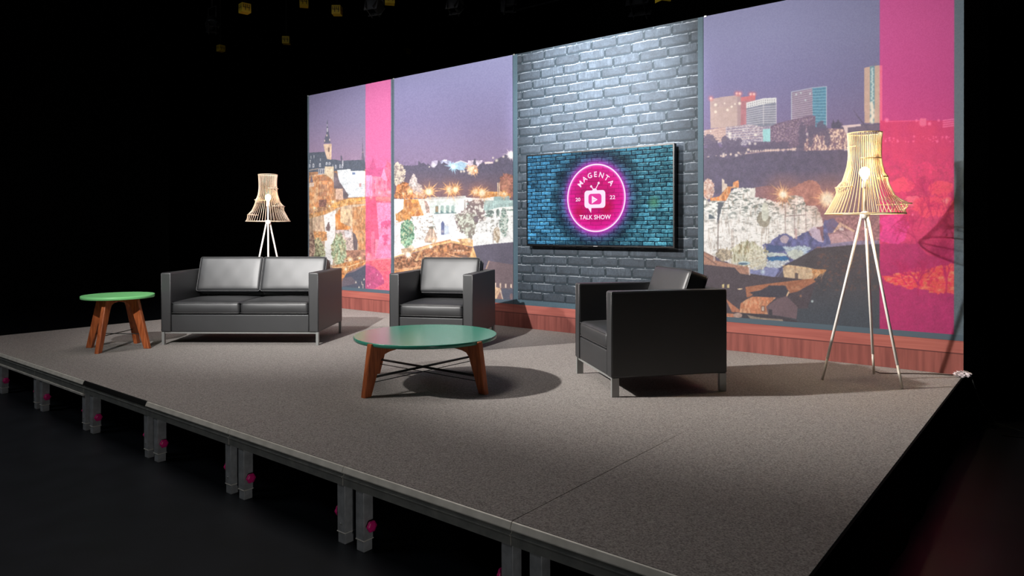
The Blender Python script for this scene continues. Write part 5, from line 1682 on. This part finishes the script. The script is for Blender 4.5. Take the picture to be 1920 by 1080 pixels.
def shade_r(t):
    for (a, ra), (b, rb) in zip(SH, SH[1:]):
        if t <= b:
            k = (t - a) / (b - a)
            return ra + (rb - ra) * k
    return SH[-1][1]


def make_lamp(label, loc, rot, m_shade, bumps, watts, legang, canes=54, cr=0.0026):
    t = thing('tripod_floor_lamp', label, 'floor lamp', (loc[0], loc[1], S), R(rot), 'tripod floor lamps')
    zt, zb = 1.777, 1.200
    n = canes
    cane = bmesh.new()
    steps = 22
    for k in range(n):
        a = 2 * PI * k / n
        pts = []
        for j in range(steps + 1):
            q = j / steps
            r = shade_r(q)
            for (q0, a0, aw, amp, hh) in bumps:
                da = abs((a - R(a0) + PI) % (2 * PI) - PI)
                if da < R(aw):
                    w = 1 - abs(q - q0) / hh
                    if w > 0:
                        r += amp * w * (1 - (da / R(aw)) ** 4)
            pts.append((r * math.cos(a), r * math.sin(a), zt + (zb - zt) * q))
        tube(cane, pts, cr, n=5)
    sh = obj('lamp_shade', cane, m_shade, t)
    for r, z, th, nm in ((0.114, zt, 0.004, 'top_rim'), (0.262, zb, 0.005, 'bottom_rim')):
        obj(nm, tube(bmesh.new(), [(r * math.cos(2 * PI * k / 64), r * math.sin(2 * PI * k / 64), z) for k in range(64)], th, n=6, closed=True), m_shade, sh)
    bm = bmesh.new()
    for (q0, a0, aw, amp, hh) in bumps:      # partial hoops that push the canes out
        z = zt + (zb - zt) * q0
        r = shade_r(q0) + amp
        pts = [((r if abs(s_) < 0.9 else r - amp * 0.7) * math.cos(R(a0 + aw * s_)), (r if abs(s_) < 0.9 else r - amp * 0.7) * math.sin(R(a0 + aw * s_)), z) for s_ in [i / 8 - 1 for i in range(17)]]
        tube(bm, pts, 0.0042, n=6)
    obj('hoop', bm, m_shade, sh)
    bm = bmesh.new()
    for k in range(3):                       # spokes carrying the shade
        a = 2 * PI * k / 3 + 0.3
        tube(bm, [(0.012 * math.cos(a), 0.012 * math.sin(a), zb + 0.004), (0.26 * math.cos(a), 0.26 * math.sin(a), zb)], 0.003, n=6)
    obj('shade_carrier', bm, M_white_metal, sh)
    bm = bmesh.new()
    lathe(bm, [(0.028, 1.165), (0.032, 1.175), (0.032, 1.205), (0.02, 1.215)], 20)
    tube(bm, [(0, 0, 1.21), (0, 0, 1.385)], 0.010, n=10)
    lathe(bm, [(0.017, 1.385), (0.020, 1.39), (0.020, 1.425), (0.015, 1.44)], 16)
    obj('centre_pole', bm, M_white_metal, t)
    bulb = obj('bulb', lathe(bmesh.new(), [(0.012, 1.44), (0.016, 1.452), (0.030, 1.475), (0.034, 1.497), (0.028, 1.522), (0.012, 1.535)], 20), M_bulb, t)
    for an in legang:
        a = R(an)
        ex = Vector((math.cos(a), math.sin(a), 0))
        top = ex * 0.022 + Vector((0, 0, 1.185))
        foot = ex * 0.295 + Vector((0, 0, 0.003))
        mid = foot.lerp(top, 0.13)
        l = obj('leg', tube(bmesh.new(), [mid, top], 0.0100, n=10), M_white_metal, t)
        obj('leg_tip', tube(bmesh.new(), [foot, mid], 0.0090, n=10), M_tip, l)
    d = bpy.data.lights.new('bulb_light', 'POINT')
    d.energy = watts
    d.color = (1.0, 0.77, 0.46)
    d.shadow_soft_size = 0.036
    o = bpy.data.objects.new('bulb_light', d)
    COL.objects.link(o)
    o.parent = t
    o.location = (0, 0, 1.492)
    return t


# bump: (relative height, angle, half width, amplitude, half height)
make_lamp('tall rattan tripod floor lamp glowing in front of the right backdrop panel', (-0.535, 3.473), 0, M_rattan,
          [(0.55, 20, 50, 0.012, 0.05), (0.67, 215, 42, 0.028, 0.07), (0.88, 40, 44, 0.072, 0.085), (0.17, 210, 45, 0.004, 0.04), (0.32, 310, 40, 0.004, 0.04)], 140, (214, 90, 333))
make_lamp('rattan tripod floor lamp standing behind the sofa against the dark', (-7.17, 2.87), 0, M_rattan_pale,
          [(0.30, 10, 45, 0.014, 0.05), (0.54, 200, 40, 0.020, 0.06), (0.68, 25, 40, 0.030, 0.07), (0.86, 230, 50, 0.024, 0.08)], 15, (208, 328, 88), 46, 0.0019)

# ================================================================= SMALL THINGS ON THE STAGE
bm = bmesh.new()
pts = [(-0.532, 3.775, S + 0.02), (-0.50, 3.80, S + 0.006), (-0.42, 3.86, S + 0.0045), (-0.30, 3.95, S + 0.0045), (-0.17, 4.02, S + 0.0045), (-0.06, 4.06, S + 0.0045)]
tube(bm, pts, 0.0035, n=6)
tag(obj('lamp_cord', bm, M_cord), 'thin brown cord running over the carpet from the right floor lamp to the corner', 'cord')
bm = bmesh.new()
bmesh.ops.create_icosphere(bm, subdivisions=4, radius=1.0)
rg = random.Random(4)
for v in bm.verts:
    k = 1 + 0.22 * math.sin(v.co.x * 9 + 1) * math.sin(v.co.y * 7) + 0.16 * math.sin(v.co.z * 13 + v.co.x * 11) + rg.uniform(-0.05, 0.05)
    v.co = Vector((v.co.x * 0.050 * k, v.co.y * 0.045 * k, v.co.z * 0.022 * k))
tag(obj('plastic_bundle', bm, M_plastic, loc=(0.003, 4.045, S + 0.021)), 'crumpled clear plastic bundle on the right rear corner of the stage', 'plastic wrap')
bm = bmesh.new()
tube(bm, [(0.035, 4.05, S + 0.012), (0.06, 4.05, S - 0.01), (0.10, 4.06, 0.22), (0.20, 4.10, 0.05), (0.34, 4.16, 0.006), (0.8, 4.3, 0.006)], 0.004, n=6)
tag(obj('power_cable', bm, M_wire), 'dark cable dropping from the stage corner to the studio floor', 'cable')
bm = bmesh.new()
tube(bm, [(0.24, 3.96, 0.006), (0.5, 4.02, 0.006), (0.9, 4.05, 0.006), (1.6, 4.2, 0.006)], 0.006, n=6)
tag(obj('floor_cable', bm, M_black), 'black cable lying on the studio floor right of the stage', 'cable')


# added unseen flag: blocks the top of the key beam, off the hanging cubes
az = math.atan2(-6.1 - L1[0], 4.1 - L1[1])
fd = Vector((math.sin(az), math.cos(az), 0))
fr_ = Vector((math.cos(az), -math.sin(az), 0))
p0 = Vector(L1) + fd * 0.6
zb_ = L1[2] - 0.6 * math.tan(R(6.6))
bm = bmesh.new()
q = [p0 - fr_ * 0.7 + Vector((0, 0, zb_ - p0.z)), p0 + fr_ * 0.7 + Vector((0, 0, zb_ - p0.z)), p0 + fr_ * 0.7 + Vector((0, 0, 0.5)), p0 - fr_ * 0.7 + Vector((0, 0, 0.5))]
va = [bm.verts.new(c) for c in q]
vb = [bm.verts.new(c + fd * 0.006) for c in q]
bm.faces.new(va); bm.faces.new(vb[::-1])
for i in range(4):
    bm.faces.new((va[(i + 1) % 4], va[i], vb[i], vb[(i + 1) % 4]))
tube(bm, [p0 + Vector((0, 0, 0.5)), Vector((p0.x, p0.y, RH))], 0.012, n=8)
tag(obj('added_light_flag', bm, M_black), 'unseen black flag added in front of the key spot to keep its beam off the cubes', 'added light flag')

# ================================================================= CEILING RIG
for k, (y, x0, x1) in enumerate(((3.2, -12.0, 1.0), (6.8, -14.0, 0.5), (9.2, -15.0, 0.0))):
    bm = bmesh.new()
    tube(bm, [(x0, y, 5.9), (x1, y, 5.9)], 0.024, n=10)
    for i in range(5):
        xx = x0 + (x1 - x0) * (i + 0.5) / 5
        tube(bm, [(xx, y, 5.9), (xx, y, RH)], 0.008, n=6)
    tag(obj('lighting_bar', bm, M_rig), ['dark lighting bar nearest the backdrop, above the stage', 'dark lighting bar behind the backdrop, in the middle of the studio',
                                        'dark lighting bar farthest from the camera'][k], 'lighting bar', 'lighting bars under the ceiling')


def ray_point(u, v, d):
    x = (u - 960) / F_PX
    y = -(v - CY) / F_PX
    c, s = math.cos(ROLL), math.sin(ROLL)
    r, w = c * x - s * y, s * x + c * y
    c, s = math.cos(PITCH), math.sin(PITCH)
    d2, w2 = c + s * w, -s + c * w
    c, s = math.cos(YAW), math.sin(YAW)
    return Vector(CAM) + Vector((c * r - s * d2, s * r + c * d2, w2)) * d


def make_cube(label, p, size, rot):
    t = thing('marker_cube', label, 'marker cube', p, rot, 'yellow marker cubes under the ceiling')
    h = size / 2
    obj('cube_body', newbox(-h, h, -h, h, -h, h, bevel=size * 0.03), M_yellow, t)
    bm = bmesh.new()
    # the digits 4 4 on every side
    for side in range(4):
        M = Matrix.Rotation(side * PI / 2, 4, 'Z')
        for ox in (-0.22, 0.20):
            segs = [((-0.14, 0.30), (-0.14, 0.02)), ((-0.16, 0.02), (0.14, 0.02)), ((0.08, 0.30), (0.08, -0.26))]
            for (xa, za), (xb, zb) in segs:
                x0_, x1_ = min(xa, xb) - 0.035, max(xa, xb) + 0.035
                z0_, z1_ = min(za, zb) - 0.035, max(za, zb) + 0.035
                vsx = [bm.verts.new(M @ Vector(((ox + x) * size, -h - 0.0012, z * size))) for x, z in ((x0_, z0_), (x1_, z0_), (x1_, z1_), (x0_, z1_))]
                bm.faces.new(vsx)
    obj('printed_digits', bm, M_digit, t)
    obj('hanging_wire', tube(bmesh.new(), [(0, 0, h), (0, 0, RH - p[2])], 0.003, n=6), M_wire, t)
    return t


cubes = [(414, 91, 12.4, 0.108, 0.9, 'yellow numbered cube hanging lowest on the left'),
         (459, 16, 9.4, 0.122, 0.75, 'brightest yellow numbered cube, at the upper left'),
         (570, 5, 9.9, 0.118, 0.3, 'yellow numbered cube cut by the top of the picture, right of the brightest one'),
         (537, 76, 11.4, 0.115, 0.1, 'faint yellow numbered cube below the grey lamp bracket'),
         (632, 20, 9.6, 0.120, 0.0, 'yellow numbered cube hanging by a short wire in the upper middle'),
         (664, 82, 13.6, 0.095, 0.8, 'small dim yellow cube, second from the right of the hanging low ones'),
         (731, -1, 9.2, 0.124, 0.2, 'yellow numbered cube beside the pale fixture at the top edge'),
         (763, 97, 14.2, 0.108, 0.8, 'dimmest yellow cube, hanging lowest just left of the backdrop top edge'),
         (1243, -6, 8.0, 0.13, 0.4, 'yellow cube barely showing above the brick panel')]
for u, v, d, sz, ro_, lb in cubes:
    p = ray_point(u, v, d)
    make_cube(lb, (p.x, p.y, p.z), sz, YAW + ro_)


def make_fixture(label, p, tgt, scale=1.0):
    t = thing('stage_spotlight', label, 'stage light', p, 0, 'spotlights on the lighting bars')
    q = (Vector(tgt) - Vector(p)).to_track_quat('-Z', 'Y')
    Mx = q.to_matrix().to_4x4()
    bm = lathe(bmesh.new(), [(0.05, 0.30), (0.09, 0.26), (0.10, 0.02), (0.115, -0.02), (0.115, -0.08), (0.09, -0.08), (0.085, -0.03)], 24, cap=True)
    bmesh.ops.transform(bm, matrix=Mx @ Matrix.Scale(scale, 4), verts=bm.verts)
    obj('housing', bm, M_rig, t)
    for k in range(4):
        b2 = bmesh.new()
        box(b2, -0.10, 0.10, 0.115, 0.120, -0.24, -0.08)
        Mk = Mx @ Matrix.Scale(scale, 4) @ Matrix.Rotation(k * PI / 2, 4, 'Z') @ Matrix.Rotation(R(-14), 4, 'X')
        bmesh.ops.transform(b2, matrix=Mk, verts=b2.verts)
        obj('barn_door', b2, M_rig, t)
    bm = bmesh.new()
    tube(bm, [(-0.13 * scale, 0, 0.1), (-0.13 * scale, 0, 0.30), (0.13 * scale, 0, 0.30), (0.13 * scale, 0, 0.1)], 0.010, n=6)
    tube(bm, [(0, 0, 0.30), (0, 0, RH - p[2])], 0.010, n=6)
    obj('yoke', bm, M_rig, t)
    return t


for (u, v, d, tgt, sc_, lb) in ((398, 46, 12.4, (-5, 1, 0.4), 1.0, 'grey stage spotlight above the lowest hanging yellow cube on the left'),
                                (708, -4, 9.4, (-6, 2, 0.4), 1.0, 'pale stage spotlight beside a yellow cube at the top edge'),
                                (858, 0, 9.4, (-5, 2, 0.4), 0.9, 'stage spotlight at the top edge with a lit barn door'),
                                (952, -6, 9.4, (-3, 3, 0.4), 1.0, 'dim stage spotlight left of the brick panel top'),
                                (1205, -14, 9.4, (-3, 3, 0.4), 1.5, 'large dark stage spotlight above the brick panel')):
    p = ray_point(u, v, d)
    make_fixture(lb, (p.x, p.y, p.z), tgt, sc_)
